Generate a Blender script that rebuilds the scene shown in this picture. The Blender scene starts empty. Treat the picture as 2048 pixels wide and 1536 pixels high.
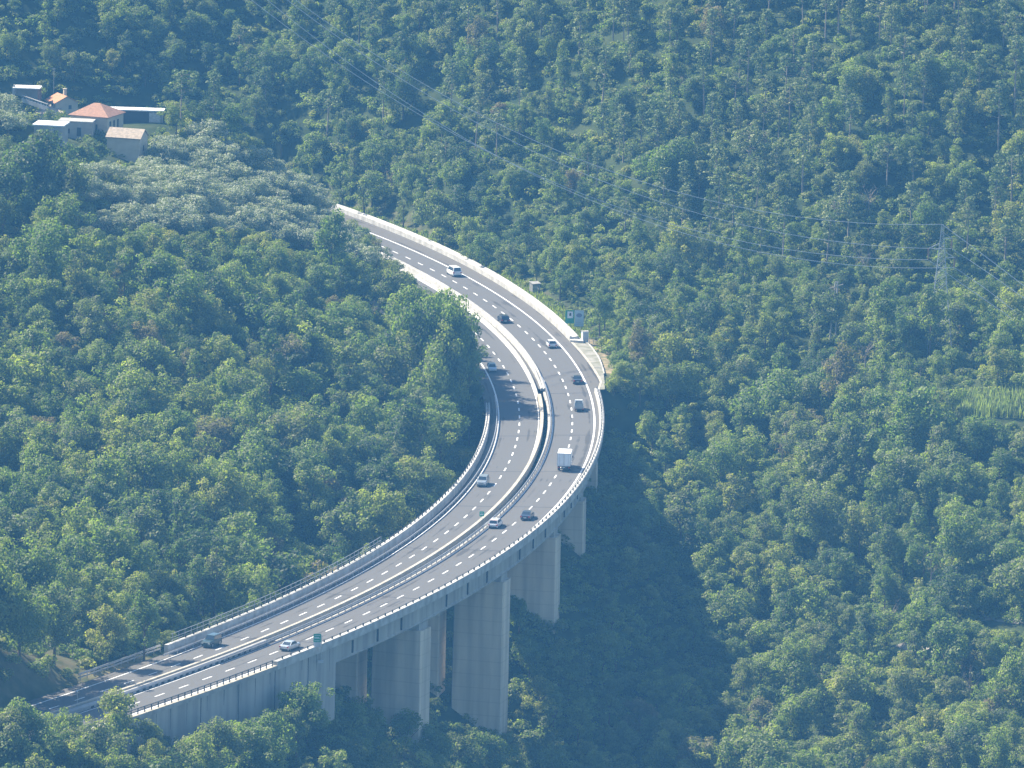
import bpy, bmesh, math, random
import numpy as np
from mathutils import Vector

rnd = random.Random(7)
nrs = np.random.RandomState(11)
scene = bpy.context.scene
COL = scene.collection

# ------------------------------------------------------------------ camera, world, sun, exposure
FPX = 17000.0                      # focal length in pixels of a 2048 px wide frame (about 300 mm)
PITCH = 0.173986693
ROLL = math.radians(1.5)
CAM = np.array([0.0, -1600.0, 285.0])
cam_data = bpy.data.cameras.new('camera')
cam_data.sensor_width = 36.0
cam_data.lens = FPX / 2048 * 36.0
cam_data.clip_start = 5.0
cam_data.clip_end = 8000.0
cam = bpy.data.objects.new('camera', cam_data)
COL.objects.link(cam)
cam.location = CAM
from mathutils import Matrix
cam.rotation_euler = (Matrix.Rotation(math.pi / 2 - PITCH, 4, 'X') @ Matrix.Rotation(ROLL, 4, 'Z')).to_euler()
scene.camera = cam

SUN_EL = math.radians(44.0)
SUN_DIR = np.array([-0.85, 0.53]); SUN_DIR /= np.hypot(*SUN_DIR)
world = bpy.data.worlds.new('World')
scene.world = world
world.use_nodes = True
wn = world.node_tree
sky = wn.nodes.new('ShaderNodeTexSky')
sky.sky_type = 'NISHITA'
sky.sun_disc = False
sky.sun_elevation = SUN_EL
sky.sun_rotation = math.atan2(SUN_DIR[0], SUN_DIR[1]) % (2 * math.pi)
sky.altitude = 300.0
wn.links.new(sky.outputs[0], wn.nodes['Background'].inputs[0])
wn.nodes['Background'].inputs[1].default_value = 0.085

sun_data = bpy.data.lights.new('sun', 'SUN')
sun_data.energy = 5.0
sun_data.angle = math.radians(0.53)
sun_data.color = (1.0, 0.90, 0.74)
sun = bpy.data.objects.new('sun', sun_data)
COL.objects.link(sun)
sun.location = (-200, 200, 400)
sv = Vector((SUN_DIR[0] * math.cos(SUN_EL), SUN_DIR[1] * math.cos(SUN_EL), math.sin(SUN_EL)))
sun.rotation_euler = sv.to_track_quat('Z', 'Y').to_euler()

scene.view_settings.view_transform = 'Standard'
scene.view_settings.look = 'None'
scene.view_settings.gamma = 1.0
scene.view_settings.exposure = 1.5
cy = scene.cycles
cy.max_bounces = 5
cy.diffuse_bounces = 2
cy.glossy_bounces = 2
cy.transmission_bounces = 3
cy.transparent_max_bounces = 6
cy.volume_bounces = 0
cy.use_adaptive_sampling = True
cy.adaptive_threshold = 0.012

# ------------------------------------------------------------------ picture <-> place
_cp, _sp = math.cos(PITCH), math.sin(PITCH)
_cr, _sr = math.cos(ROLL), math.sin(ROLL)

def proj(p):
    p = np.asarray(p, float) - CAM
    u = p[..., 0]; w = p[..., 1] * _cp - p[..., 2] * _sp; v = p[..., 1] * _sp + p[..., 2] * _cp
    a = FPX * u / w; b = -FPX * v / w
    return np.stack([1024 + a * _cr - b * _sr, 768 + b * _cr + a * _sr], -1)

def ray(px, py):
    A = px - 1024; B = py - 768
    a = A * _cr + B * _sr; b = -A * _sr + B * _cr
    u = a / FPX; v = -b / FPX
    return np.array([u, _cp + v * _sp, -_sp + v * _cp])

def at_z(px, py, z):
    r = ray(px, py); return CAM + (z - CAM[2]) / r[2] * r

def at_y(px, py, y):
    r = ray(px, py); return CAM + (y - CAM[1]) / r[1] * r

# ------------------------------------------------------------------ the motorway's axis
_K = [-2.06769168e-03, -2.05428239e-03, -2.03973953e-03, -2.02447923e-03, -2.01954483e-03, -2.03353892e-03,
      -2.07209503e-03, -2.13174804e-03, -2.17948239e-03, -2.14211627e-03, -1.94105533e-03, -1.61008941e-03,
      -1.25155226e-03, -8.93031089e-04]
SS = np.arange(-260, 760.5, 1.0)
_k = np.interp(SS, np.linspace(0, 495.0, 14), _K)

def _cum(a):
    c = np.concatenate([[0], np.cumsum((a[1:] + a[:-1]) / 2)]); return c - c[260]
RH = -1.16501624 + _cum(_k)
RX = -28.1646941 + _cum(np.cos(RH))
RY = 171.22256 + _cum(np.sin(RH))
RZ = 2.395573 + _cum(np.clip(-5.263e-3 - 6.3085e-3 * SS / 495.0, -.012, -.004))

def road(s, o, h=0.0):
    s = np.asarray(s, float); o = np.asarray(o, float)
    x = np.interp(s, SS, RX); y = np.interp(s, SS, RY); z = np.interp(s, SS, RZ); hh = np.interp(s, SS, RH)
    return np.stack([x - np.sin(hh) * o, y + np.cos(hh) * o, z + .038 * o + h], -1)

def road_dir(s):
    hh = float(np.interp(s, SS, RH)); return np.array([math.cos(hh), math.sin(hh)])

def to_road(x, y):
    """nearest (s, o) for arrays of points"""
    x = np.atleast_1d(np.asarray(x, float)); y = np.atleast_1d(np.asarray(y, float))
    S = np.empty(len(x)); O = np.empty(len(x))
    sub = slice(0, len(SS), 4)
    for i in range(0, len(x), 4000):
        dx = x[i:i + 4000, None] - RX[None, sub]; dy = y[i:i + 4000, None] - RY[None, sub]
        j = np.argmin(dx * dx + dy * dy, 1)
        ar = np.arange(len(j)); hh = RH[sub][j]
        ddx = dx[ar, j]; ddy = dy[ar, j]
        S[i:i + 4000] = SS[sub][j] + ddx * np.cos(hh) + ddy * np.sin(hh)
        O[i:i + 4000] = -ddx * np.sin(hh) + ddy * np.cos(hh)
    return S, O

# ------------------------------------------------------------------ object helpers
def link(o, parent=None):
    COL.objects.link(o)
    if parent is not None: o.parent = parent
    return o

def tag(o, label=None, cat=None, group=None, kind=None):
    if label: o['label'] = label
    if cat: o['category'] = cat
    if group: o['group'] = group
    if kind: o['kind'] = kind
    return o

def thing(name, loc, rz, label, cat, group=None):
    o = bpy.data.objects.new(name, None)
    o.empty_display_size = 0.5
    o.location = [float(v) for v in loc]; o.rotation_euler = (0, 0, rz)
    link(o); tag(o, label, cat, group)
    return o

class MB:
    """collects faces with material slots"""
    def __init__(self):
        self.v = []; self.f = []; self.m = []
    def add(self, verts, faces, mi=0):
        n = len(self.v)
        self.v += [tuple(float(c) for c in p) for p in verts]
        self.f += [tuple(i + n for i in f) for f in faces]
        self.m += [mi] * len(faces)
        return self
    def box(self, x0, x1, y0, y1, z0, z1, mi=0):
        v = [(x0, y0, z0), (x1, y0, z0), (x1, y1, z0), (x0, y1, z0), (x0, y0, z1), (x1, y0, z1), (x1, y1, z1), (x0, y1, z1)]
        return self.add(v, [(0, 3, 2, 1), (4, 5, 6, 7), (0, 1, 5, 4), (1, 2, 6, 5), (2, 3, 7, 6), (3, 0, 4, 7)], mi)
    def hexa(self, b, t, mi=0):
        return self.add(list(b) + list(t), [(0, 3, 2, 1), (4, 5, 6, 7), (0, 1, 5, 4), (1, 2, 6, 5), (2, 3, 7, 6), (3, 0, 4, 7)], mi)
    def bar(self, a, b, r, n=6, mi=0, r2=None):
        a = Vector([float(c) for c in a]); b = Vector([float(c) for c in b]); d = (b - a)
        if d.length < 1e-6: return self
        d.normalize(); u = d.orthogonal().normalized(); w = d.cross(u)
        r2 = r if r2 is None else r2
        vs = [a + (u * math.cos(2 * math.pi * i / n) + w * math.sin(2 * math.pi * i / n)) * r for i in range(n)]
        vs += [b + (u * math.cos(2 * math.pi * i / n) + w * math.sin(2 * math.pi * i / n)) * r2 for i in range(n)]
        fs = [(i, (i + 1) % n, n + (i + 1) % n, n + i) for i in range(n)] + [tuple(range(n - 1, -1, -1)), tuple(range(n, 2 * n))]
        return self.add(vs, fs, mi)
    def build(self, name, mats, parent=None, bevel=0, smooth=False):
        me = bpy.data.meshes.new(name)
        me.from_pydata(self.v, [], self.f)
        mats = mats if isinstance(mats, (list, tuple)) else [mats]
        for m in mats: me.materials.append(m)
        if len(mats) > 1: me.polygons.foreach_set('material_index', self.m)
        if bevel:
            bm = bmesh.new(); bm.from_mesh(me)
            bmesh.ops.bevel(bm, geom=bm.edges[:], offset=bevel, segments=2, profile=.6, affect='EDGES')
            bm.to_mesh(me); bm.free()
        if smooth: me.polygons.foreach_set('use_smooth', [True] * len(me.polygons))
        me.update()
        o = bpy.data.objects.new(name, me)
        return link(o, parent)

def sweep(mb, prof, s0, s1, step=3.0, mi=0, closed=True, of=None, hf=None):
    """prof: list of (o, h); swept along the road from s0 to s1; of(s) shifts o"""
    n = max(2, int(math.ceil((s1 - s0) / step)) + 1)
    ss = np.linspace(s0, s1, n); m = len(prof)
    vs = []
    for s in ss:
        d = of(s) if of else 0.0
        k = hf(s) if hf else 1.0
        for (o, h) in prof: vs.append(road(s, o + d, h * k if h > 0 else h))
    fs = []
    rng = m if closed else m - 1
    for i in range(n - 1):
        for j in range(rng):
            a = i * m + j; b = i * m + (j + 1) % m
            fs.append((a, b, b + m, a + m))
    if closed:
        fs.append(tuple(range(m - 1, -1, -1))); fs.append(tuple((n - 1) * m + j for j in range(m)))
    mb.add(vs, fs, mi)
    return mb

def fix_normals(o):
    bm = bmesh.new(); bm.from_mesh(o.data)
    bmesh.ops.recalc_face_normals(bm, faces=bm.faces[:]); bm.to_mesh(o.data); bm.free()
    return o

# ------------------------------------------------------------------ materials
def mat(name, col, rough=0.8, spec=0.3, metal=0.0, var=0.0, scale=3.0, col2=None, bump=0.0, detail=6.0, coat=0.0, stretch=None):
    m = bpy.data.materials.new(name); m.use_nodes = True
    nt = m.node_tree; b = nt.nodes['Principled BSDF']
    b.inputs['Base Color'].default_value = (*col, 1)
    b.inputs['Roughness'].default_value = rough
    b.inputs['Specular IOR Level'].default_value = spec
    b.inputs['Metallic'].default_value = metal
    if coat: b.inputs['Coat Weight'].default_value = coat
    if var or col2 or bump:
        tc = nt.nodes.new('ShaderNodeTexCoord'); mp = nt.nodes.new('ShaderNodeMapping')
        nt.links.new(tc.outputs['Object'], mp.inputs[0])
        if stretch: mp.inputs['Scale'].default_value = stretch
        n = nt.nodes.new('ShaderNodeTexNoise'); n.inputs['Scale'].default_value = scale; n.inputs['Detail'].default_value = detail
        nt.links.new(mp.outputs[0], n.inputs['Vector'])
        r = nt.nodes.new('ShaderNodeValToRGB')
        c2 = col2 or tuple(c * (1 - var) for c in col)
        c1 = col if col2 else tuple(min(1, c * (1 + var)) for c in col)
        r.color_ramp.elements[0].position = .35; r.color_ramp.elements[0].color = (*c2, 1)
        r.color_ramp.elements[1].position = .65; r.color_ramp.elements[1].color = (*c1, 1)
        nt.links.new(n.outputs[0], r.inputs[0]); nt.links.new(r.outputs[0], b.inputs['Base Color'])
        if bump:
            bp = nt.nodes.new('ShaderNodeBump'); bp.inputs['Strength'].default_value = bump
            nt.links.new(n.outputs[0], bp.inputs['Height']); nt.links.new(bp.outputs[0], b.inputs['Normal'])
    return m

def leaf_mat(name, cols, trans=0.5, rough=0.6):
    """cols: two or three hues picked per tree; the mesh's tint attribute varies it clump by clump"""
    m = bpy.data.materials.new(name); m.use_nodes = True
    nt = m.node_tree; nt.nodes.clear(); L = nt.links.new
    out = nt.nodes.new('ShaderNodeOutputMaterial')
    oi = nt.nodes.new('ShaderNodeObjectInfo'); rp = nt.nodes.new('ShaderNodeValToRGB')
    el = rp.color_ramp.elements
    el[0].position = 0.0; el[0].color = (*cols[0], 1); el[1].position = 1.0; el[1].color = (*cols[-1], 1)
    if len(cols) > 2:
        e = el.new(.5); e.color = (*cols[1], 1)
    L(oi.outputs['Random'], rp.inputs[0])
    at = nt.nodes.new('ShaderNodeAttribute'); at.attribute_name = 'tint'
    hsv = nt.nodes.new('ShaderNodeHueSaturation')
    mv = nt.nodes.new('ShaderNodeMapRange'); mv.inputs['To Min'].default_value = .72; mv.inputs['To Max'].default_value = 1.62; hsv.inputs['Saturation'].default_value = .88
    L(at.outputs['Fac'], mv.inputs['Value']); L(mv.outputs[0], hsv.inputs['Value'])
    mh = nt.nodes.new('ShaderNodeMapRange'); mh.inputs['To Min'].default_value = .500; mh.inputs['To Max'].default_value = .462
    L(at.outputs['Fac'], mh.inputs['Value']); L(mh.outputs[0], hsv.inputs['Hue'])
    L(rp.outputs[0], hsv.inputs['Color'])
    d = nt.nodes.new('ShaderNodeBsdfDiffuse'); t = nt.nodes.new('ShaderNodeBsdfTranslucent')
    g = nt.nodes.new('ShaderNodeBsdfGlossy'); g.inputs['Roughness'].default_value = rough
    g.inputs['Color'].default_value = (.5, .5, .5, 1)
    tc = nt.nodes.new('ShaderNodeMixRGB'); tc.blend_type = 'MULTIPLY'; tc.inputs[0].default_value = 1
    tc.inputs[2].default_value = (1.5, 1.8, .55, 1)
    L(hsv.outputs[0], d.inputs[0]); L(hsv.outputs[0], tc.inputs[1]); L(tc.outputs[0], t.inputs[0])
    mx = nt.nodes.new('ShaderNodeMixShader'); mx.inputs[0].default_value = trans
    L(d.outputs[0], mx.inputs[1]); L(t.outputs[0], mx.inputs[2])
    m2 = nt.nodes.new('ShaderNodeMixShader'); m2.inputs[0].default_value = 0.05
    L(mx.outputs[0], m2.inputs[1]); L(g.outputs[0], m2.inputs[2])
    L(m2.outputs[0], out.inputs[0])
    return m

M = {}
M['bark'] = mat('bark', (.13, .10, .075), .9, .1, var=.3, scale=2)
M['palebark'] = mat('pale_bark', (.26, .22, .18), .9, .1, var=.3, scale=2)
M['green'] = leaf_mat('leaf_green', [(.094, .154, .026), (.116, .172, .028), (.140, .188, .032)])
M['yellow'] = leaf_mat('leaf_yellow_green', [(.138, .195, .030), (.168, .212, .032), (.200, .214, .038)])
M['dull'] = leaf_mat('leaf_olive_green', [(.100, .140, .042), (.122, .156, .046), (.142, .165, .054)])
M['dark'] = leaf_mat('leaf_dark_green', [(.050, .088, .026), (.066, .108, .030)])
M['rust'] = leaf_mat('leaf_rust_brown', [(.150, .140, .060), (.165, .130, .058)])
M['silver'] = leaf_mat('leaf_silver', [(.22, .25, .15), (.25, .28, .18)], trans=.2)
M['needle'] = leaf_mat('pine_needles', [(.084, .138, .036), (.108, .156, .040), (.130, .17, .044)], trans=.2)
M['vine'] = leaf_mat('vine_leaf', [(.10, .16, .03), (.14, .17, .035)])
M['reed'] = leaf_mat('reed_leaf', [(.15, .19, .09), (.19, .21, .11)])

M['concrete'] = mat('concrete', (.36, .355, .335), .9, .2, col2=(.27, .27, .26), scale=.35, bump=.05, detail=10)
M['parapet'] = mat('white_concrete', (.50, .49, .455), .85, .2, col2=(.34, .33, .30), scale=.6, detail=12)
M['cream'] = mat('cream_concrete', (.46, .42, .34), .85, .2, col2=(.34, .31, .25), scale=.6, detail=9)
M['pier'] = mat('pier_concrete_bounce', (.46, .41, .33), .9, .15, col2=(.33, .30, .25), scale=.22, detail=12, stretch=(1.2, 1.2, .35), bump=.05)
M['pierend'] = mat('pier_edge_concrete', (.33, .33, .32), .9, .15, col2=(.27, .27, .26), scale=.3, detail=10)
M['girder'] = mat('girder_concrete', (.37, .36, .32), .9, .15, col2=(.27, .27, .25), scale=.3, detail=12, stretch=(1, 1, .4))
def concrete_mat(name, c1, c2, lift=2.4, streak=.24):
    m = mat(name, c1, .9, .15, col2=c2, scale=.22, detail=12, stretch=(1.2, 1.2, .35), bump=.05)
    nt = m.node_tree; L = nt.links.new; b = nt.nodes['Principled BSDF']
    src = b.inputs['Base Color'].links[0].from_socket
    tc = nt.nodes.new('ShaderNodeTexCoord'); mp = nt.nodes.new('ShaderNodeMapping'); mp.inputs['Scale'].default_value = (.55, .55, .03)
    L(tc.outputs['Object'], mp.inputs[0]); n = nt.nodes.new('ShaderNodeTexNoise'); n.inputs['Scale'].default_value = 1.0; n.inputs['Detail'].default_value = 8; L(mp.outputs[0], n.inputs['Vector'])
    mr = nt.nodes.new('ShaderNodeMapRange'); mr.inputs['From Min'].default_value = .38; mr.inputs['From Max'].default_value = .62
    mr.inputs['To Min'].default_value = 1 - streak; mr.inputs['To Max'].default_value = 1.08; L(n.outputs[0], mr.inputs['Value'])
    sx = nt.nodes.new('ShaderNodeSeparateXYZ'); L(tc.outputs['Object'], sx.inputs[0])
    md = nt.nodes.new('ShaderNodeMath'); md.operation = 'PINGPONG'; md.inputs[1].default_value = lift / 2; L(sx.outputs['Z'], md.inputs[0])
    gt = nt.nodes.new('ShaderNodeMath'); gt.operation = 'GREATER_THAN'; gt.inputs[1].default_value = .09; L(md.outputs[0], gt.inputs[0])
    m3 = nt.nodes.new('ShaderNodeMath'); m3.operation = 'MULTIPLY_ADD'; m3.inputs[1].default_value = .12; m3.inputs[2].default_value = .88; L(gt.outputs[0], m3.inputs[0])
    m4 = nt.nodes.new('ShaderNodeMath'); m4.operation = 'MULTIPLY'; L(mr.outputs[0], m4.inputs[0]); L(m3.outputs[0], m4.inputs[1])
    mx = nt.nodes.new('ShaderNodeMixRGB'); mx.blend_type = 'MULTIPLY'; mx.inputs[0].default_value = 1; L(src, mx.inputs[1]); L(m4.outputs[0], mx.inputs[2]); L(mx.outputs[0], b.inputs['Base Color'])
    return m
M['pier'] = concrete_mat('pier_concrete_bounce', (.70, .60, .45), (.55, .48, .37))  # ground bounce light is put into this pale warm colour
M['pierend'] = concrete_mat('pier_edge_concrete', (.38, .37, .34), (.30, .30, .28), 2.4, .25)
M['girder'] = concrete_mat('girder_concrete', (.42, .40, .35), (.32, .31, .28), 50., .18)
M['joint'] = mat('dark_joint', (.05, .05, .05), .9, .1)
M['steel'] = mat('galvanised_steel', (.42, .43, .44), .45, .5, metal=.6, var=.12, scale=2)
M['darksteel'] = mat('dark_steel', (.06, .065, .07), .6, .4, metal=.3)
M['paint'] = mat('road_paint', (.78, .78, .76), .6, .3, col2=(.66, .66, .64), scale=1.5)
M['green_sign'] = mat('sign_green', (.02, .26, .17), .5, .4)
M['white_sign'] = mat('sign_white', (.66, .70, .74), .5, .4)
M['sign_grey'] = mat('sign_back_grey', (.45, .47, .48), .6, .3)
M['ink'] = mat('sign_dark', (.05, .06, .09), .6, .3)

def asphalt(name, base):
    m = bpy.data.materials.new(name); m.use_nodes = True
    nt = m.node_tree; L = nt.links.new; b = nt.nodes['Principled BSDF']
    b.inputs['Roughness'].default_value = .85; b.inputs['Specular IOR Level'].default_value = .25
    uv = nt.nodes.new('ShaderNodeUVMap'); uv.uv_map = 'lane'
    sx = nt.nodes.new('ShaderNodeSeparateXYZ'); L(uv.outputs[0], sx.inputs[0])
    # tyre tracks: long streaks along the road
    mp = nt.nodes.new('ShaderNodeMapping'); mp.inputs['Scale'].default_value = (.012, 1.1, 1); L(uv.outputs[0], mp.inputs[0])
    n1 = nt.nodes.new('ShaderNodeTexNoise'); n1.inputs['Scale'].default_value = 1; n1.inputs['Detail'].default_value = 5; L(mp.outputs[0], n1.inputs['Vector'])
    n2 = nt.nodes.new('ShaderNodeTexNoise'); n2.inputs['Scale'].default_value = .09; n2.inputs['Detail'].default_value = 6; L(uv.outputs[0], n2.inputs['Vector'])
    n3 = nt.nodes.new('ShaderNodeTexNoise'); n3.inputs['Scale'].default_value = 9; n3.inputs['Detail'].default_value = 3; L(uv.outputs[0], n3.inputs['Vector'])
    a = nt.nodes.new('ShaderNodeMath'); a.operation = 'ADD'; L(n1.outputs[0], a.inputs[0]); L(n2.outputs[0], a.inputs[1])
    c = nt.nodes.new('ShaderNodeMath'); c.operation = 'MULTIPLY_ADD'; L(n3.outputs[0], c.inputs[0]); c.inputs[1].default_value = .35; L(a.outputs[0], c.inputs[2])
    r = nt.nodes.new('ShaderNodeValToRGB'); r.color_ramp.elements[0].position = .98; r.color_ramp.elements[1].position = 1.38
    r.color_ramp.elements[0].color = (*[v * .70 for v in base], 1); r.color_ramp.elements[1].color = (*[v * 1.28 for v in base], 1)
    w1 = nt.nodes.new('ShaderNodeMath'); w1.operation = 'MULTIPLY'; w1.inputs[1].default_value = 3.42; L(sx.outputs['Y'], w1.inputs[0])
    w2 = nt.nodes.new('ShaderNodeMath'); w2.operation = 'SINE'; L(w1.outputs[0], w2.inputs[0])
    w3 = nt.nodes.new('ShaderNodeMath'); w3.operation = 'MULTIPLY_ADD'; w3.inputs[1].default_value = .07; L(w2.outputs[0], w3.inputs[0]); L(c.outputs[0], w3.inputs[2]); c = w3
    L(c.outputs[0], r.inputs[0]); L(r.outputs[0], b.inputs['Base Color'])
    return m
M['asphalt'] = asphalt('asphalt', (.080, .078, .074))
M['shoulder'] = asphalt('shoulder_asphalt', (.086, .080, .071))

def ribbon(name, o0, o1, s0, s1, h, m, step=3.0, f0=None, f1=None, thick=0.0):
    n = max(2, int((s1 - s0) / step) + 1)
    ss = np.linspace(s0, s1, n)
    vs = []; uv = []
    for s in ss:
        a = f0(s) if f0 else o0; b = f1(s) if f1 else o1
        for o in (a, b):
            vs.append(tuple(road(s, o, h))); uv.append((s, o))
    fs = [(2 * i, 2 * i + 2, 2 * i + 3, 2 * i + 1) for i in range(n - 1)]
    me = bpy.data.meshes.new(name); me.from_pydata(vs, [], fs); me.materials.append(m)
    l = me.uv_layers.new(name='lane')
    for lp in me.loops: l.data[lp.index].uv = uv[lp.vertex_index]
    me.update()
    return link(bpy.data.objects.new(name, me))

# ------------------------------------------------------------------ terrain
CP = []
def cpx(px, *pts):
    for py, z in pts:
        p = at_z(px, py, z); CP.append((p[0], p[1], z))
for px in (-150, 100, 400):
    k_ = .8 if px == 400 else 1.0
    cpx(px, *[(a, b * k_) for a, b in ((1150, 0), (1000, 5), (870, 10), (740, 15), (605, 21), (500, 26), (400, 31), (300, 37), (240, 41))])
cpx(650, (1100, -7), (950, -3), (800, 2), (700, 5), (600, 9), (500, 13), (440, 15.5))
cpx(760, (630, 6),)
cpx(850, (1000, -9), (900, -5), (800, -1), (700, 3), (620, 5))
cpx(940, (900, -7), (800, -2))
cpx(1300, (900, -9), (1000, -15), (1100, -19), (1200, -24), (1300, -29), (1400, -33), (1536, -38), (800, -3), (700, 0))
cpx(1420, (1536, -39), (1300, -31), (1100, -21), (900, -11))
cpx(1600, (1650, -42), (1536, -38), (1300, -28), (1100, -18), (900, -8), (700, 0), (600, 5))
cpx(1900, (1650, -38), (1536, -34), (1300, -24), (1230, -21), (1100, -15), (900, -5), (700, 2), (600, 7))
cpx(2250, (1536, -28), (1100, -10), (700, 6))
cpx(1150, (1536, -37), (1640, -40))
cpx(1000, (1500, -36), (1620, -40))
cpx(850, (1536, -30), (1640, -36))
cpx(650, (1430, -15), (1536, -22), (1650, -27))
cpx(450, (1480, -12), (1560, -16), (1680, -20))
cpx(200, (1500, -7), (1600, -11))
cpx(0, (1480, -4), (1600, -8))
cpx(-200, (1450, 3), (1300, 8))
cpx(40, (1300, 5.5), (1220, 3.5))
for s_, z_ in ((214, -6.5), (250, -11.5), (284, -16), (324.5, -31.5), (368, -22.5), (405, -11.5)):
    p = road(s_, .6); CP.append((p[0], p[1], z_))
    p = road(s_, -11.); CP.append((p[0], p[1], z_ * .72))
for s_, z_ in ((300, -13), (330, -18), (360, -13)):
    p = road(s_, -28.); CP.append((p[0], p[1], z_))
# toe of the far hillside and the slope above it
def slope(x, y0, z0, g):
    for d in (0, 50, 110, 190, 300): CP.append((x, y0 + d, z0 + g * d * (1 if d < 200 else .93)))
slope(-190, 205, 18, .5); slope(-150, 208, 15, .50); slope(-95, 218, 11, .50); slope(-78, 235, 8, .50); slope(-60, 240, 5, .50); slope(-35, 208, 5, .50); slope(-5, 170, 4, .50)
slope(30, 135, 5, .48); slope(58, 108, 6, .47); slope(90, 98, 8, .47); slope(135, 95, 9, .47)
CP.append((-100, 85, 37)); CP.append((-70, 100, 27))
for s_ in range(-75, 170, 25):
    for o_ in (-14, -4, 7):
        p = road(s_, o_); CP.append((p[0], p[1], p[2] - .4))
for s_ in range(430, 700, 25):
    for o_ in (-15, -5, 3):
        p = road(s_, o_); CP.append((p[0], p[1], p[2] - .4))
for s_, z_ in ((425, -13), (450, -12), (490, -11)):
    p = road(s_, 13.); CP.append((p[0], p[1], z_))
CP = np.array(CP)
_sc = 60.0
def _ker(r): return r
_A = CP[:, :2] / _sc
_n = len(CP)
_Km = _ker(np.hypot(_A[:, None, 0] - _A[None, :, 0], _A[:, None, 1] - _A[None, :, 1])) - np.eye(_n) * .02
_Pm = np.c_[np.ones(_n), _A]
_M = np.block([[_Km, _Pm], [_Pm.T, np.zeros((3, 3))]])
_w = np.linalg.solve(_M, np.r_[CP[:, 2], 0, 0, 0])

def _vn(x, y, f, seed):
    """smooth value noise"""
    t = np.random.RandomState(seed).rand(64, 64) * 2 - 1
    X = x * f; Y = y * f; i = np.floor(X).astype(int); j = np.floor(Y).astype(int); u = X - i; v = Y - j
    u = u * u * (3 - 2 * u); v = v * v * (3 - 2 * v); g = lambda a, b: t[a % 64, b % 64]
    return (g(i, j) * (1 - u) + g(i + 1, j) * u) * (1 - v) + (g(i, j + 1) * (1 - u) + g(i + 1, j + 1) * u) * v

def raw_height(x, y):
    out = np.empty(len(x))
    for i in range(0, len(x), 5000):
        a = x[i:i + 5000] / _sc; b = y[i:i + 5000] / _sc
        r = np.hypot(a[:, None] - _A[None, :, 0], b[:, None] - _A[None, :, 1])
        out[i:i + 5000] = _ker(r) @ _w[:_n] + _w[_n] + _w[_n + 1] * a + _w[_n + 2] * b
    return out

def height(x, y):
    x = np.asarray(x, float); y = np.asarray(y, float)
    xc = np.clip(x, -190, 190); yc = np.clip(y, -360, 420)
    z = raw_height(xc, yc)
    z = z + _vn(x, y, .036, 3) * 2.8 + _vn(x, y, .09, 4) * .8
    far = np.maximum(0, y - 420); z = z + 150 * (1 - np.exp(-far / 330.0))
    s, o = to_road(x, y)
    def fade(d, w): return np.clip(1 - d / w, 0, 1) ** 1.3
    up = (s < 168) & (s > -80)
    d = np.maximum(0, np.maximum(-16.8 - o, o - 12.5)); w = np.where(up, fade(d, 7.0), 0)
    # fade out at the bridge head
    w *= np.clip((172 - s) / 8.0, 0, 1)
    lo = (s > 408) & (s < 755)
    dl = np.maximum(0, np.maximum(-17.5 - o, (o + 1.0) * 3)); w2 = np.where(lo, fade(dl, 6.0), 0) * np.clip((s - 408) / 5.0, 0, 1)
    w = np.maximum(w, w2)
    zr = np.interp(s, SS, RZ) + .038 * np.clip(o, -17, 10) - .35
    z = z * (1 - w) + zr * w
    z = np.where(lo & (o > -17.5) & (o < 9), np.minimum(z, zr - .25 - np.clip(o - 3, 0, 3)), z)
    z = np.where((s > 404) & (s < 500) & (o > 4) & (o < 16), np.minimum(z, zr - 8.5 + np.clip(s - 440, 0, 60) * .06), z)
    # keep the ground under the viaduct's deck well below it
    br = (s > 176) & (s < 408) & (o > -18) & (o < 7)
    cap = np.interp(s, SS, RZ) - 4.6
    z = np.where(br, np.minimum(z, cap), z)
    return z

gx = np.concatenate([[-1500, -1000, -700, -450, -320], np.arange(-240, 241, 3.0), [320, 450, 700, 1000, 1500]])
gy = np.concatenate([[-2400, -1900, -1500, -1100, -800, -600, -480], np.arange(-400, 461, 3.0), [480, 510, 560, 640, 760, 900, 1200, 1700]])
GX, GY = np.meshgrid(gx, gy)
GZ = height(GX.ravel(), GY.ravel()).reshape(GX.shape)

def ground(x, y):
    """bilinear height on the sheet actually built"""
    x = np.atleast_1d(np.asarray(x, float)); y = np.atleast_1d(np.asarray(y, float))
    i = np.clip(np.searchsorted(gx, x) - 1, 0, len(gx) - 2); j = np.clip(np.searchsorted(gy, y) - 1, 0, len(gy) - 2)
    u = (x - gx[i]) / (gx[i + 1] - gx[i]); v = (y - gy[j]) / (gy[j + 1] - gy[j])
    return (GZ[j, i] * (1 - u) + GZ[j, i + 1] * u) * (1 - v) + (GZ[j + 1, i] * (1 - u) + GZ[j + 1, i + 1] * u) * v

nx, ny = len(gx), len(gy)
me = bpy.data.meshes.new('terrain')
vv = np.stack([GX.ravel(), GY.ravel(), GZ.ravel()], -1)
jj, ii = np.meshgrid(np.arange(ny - 1), np.arange(nx - 1), indexing='ij')
q = (jj * nx + ii).ravel()
me.from_pydata(vv.tolist(), [], np.stack([q, q + 1, q + nx + 1, q + nx], -1).tolist())
me.polygons.foreach_set('use_smooth', [True] * len(me.polygons))
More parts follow.
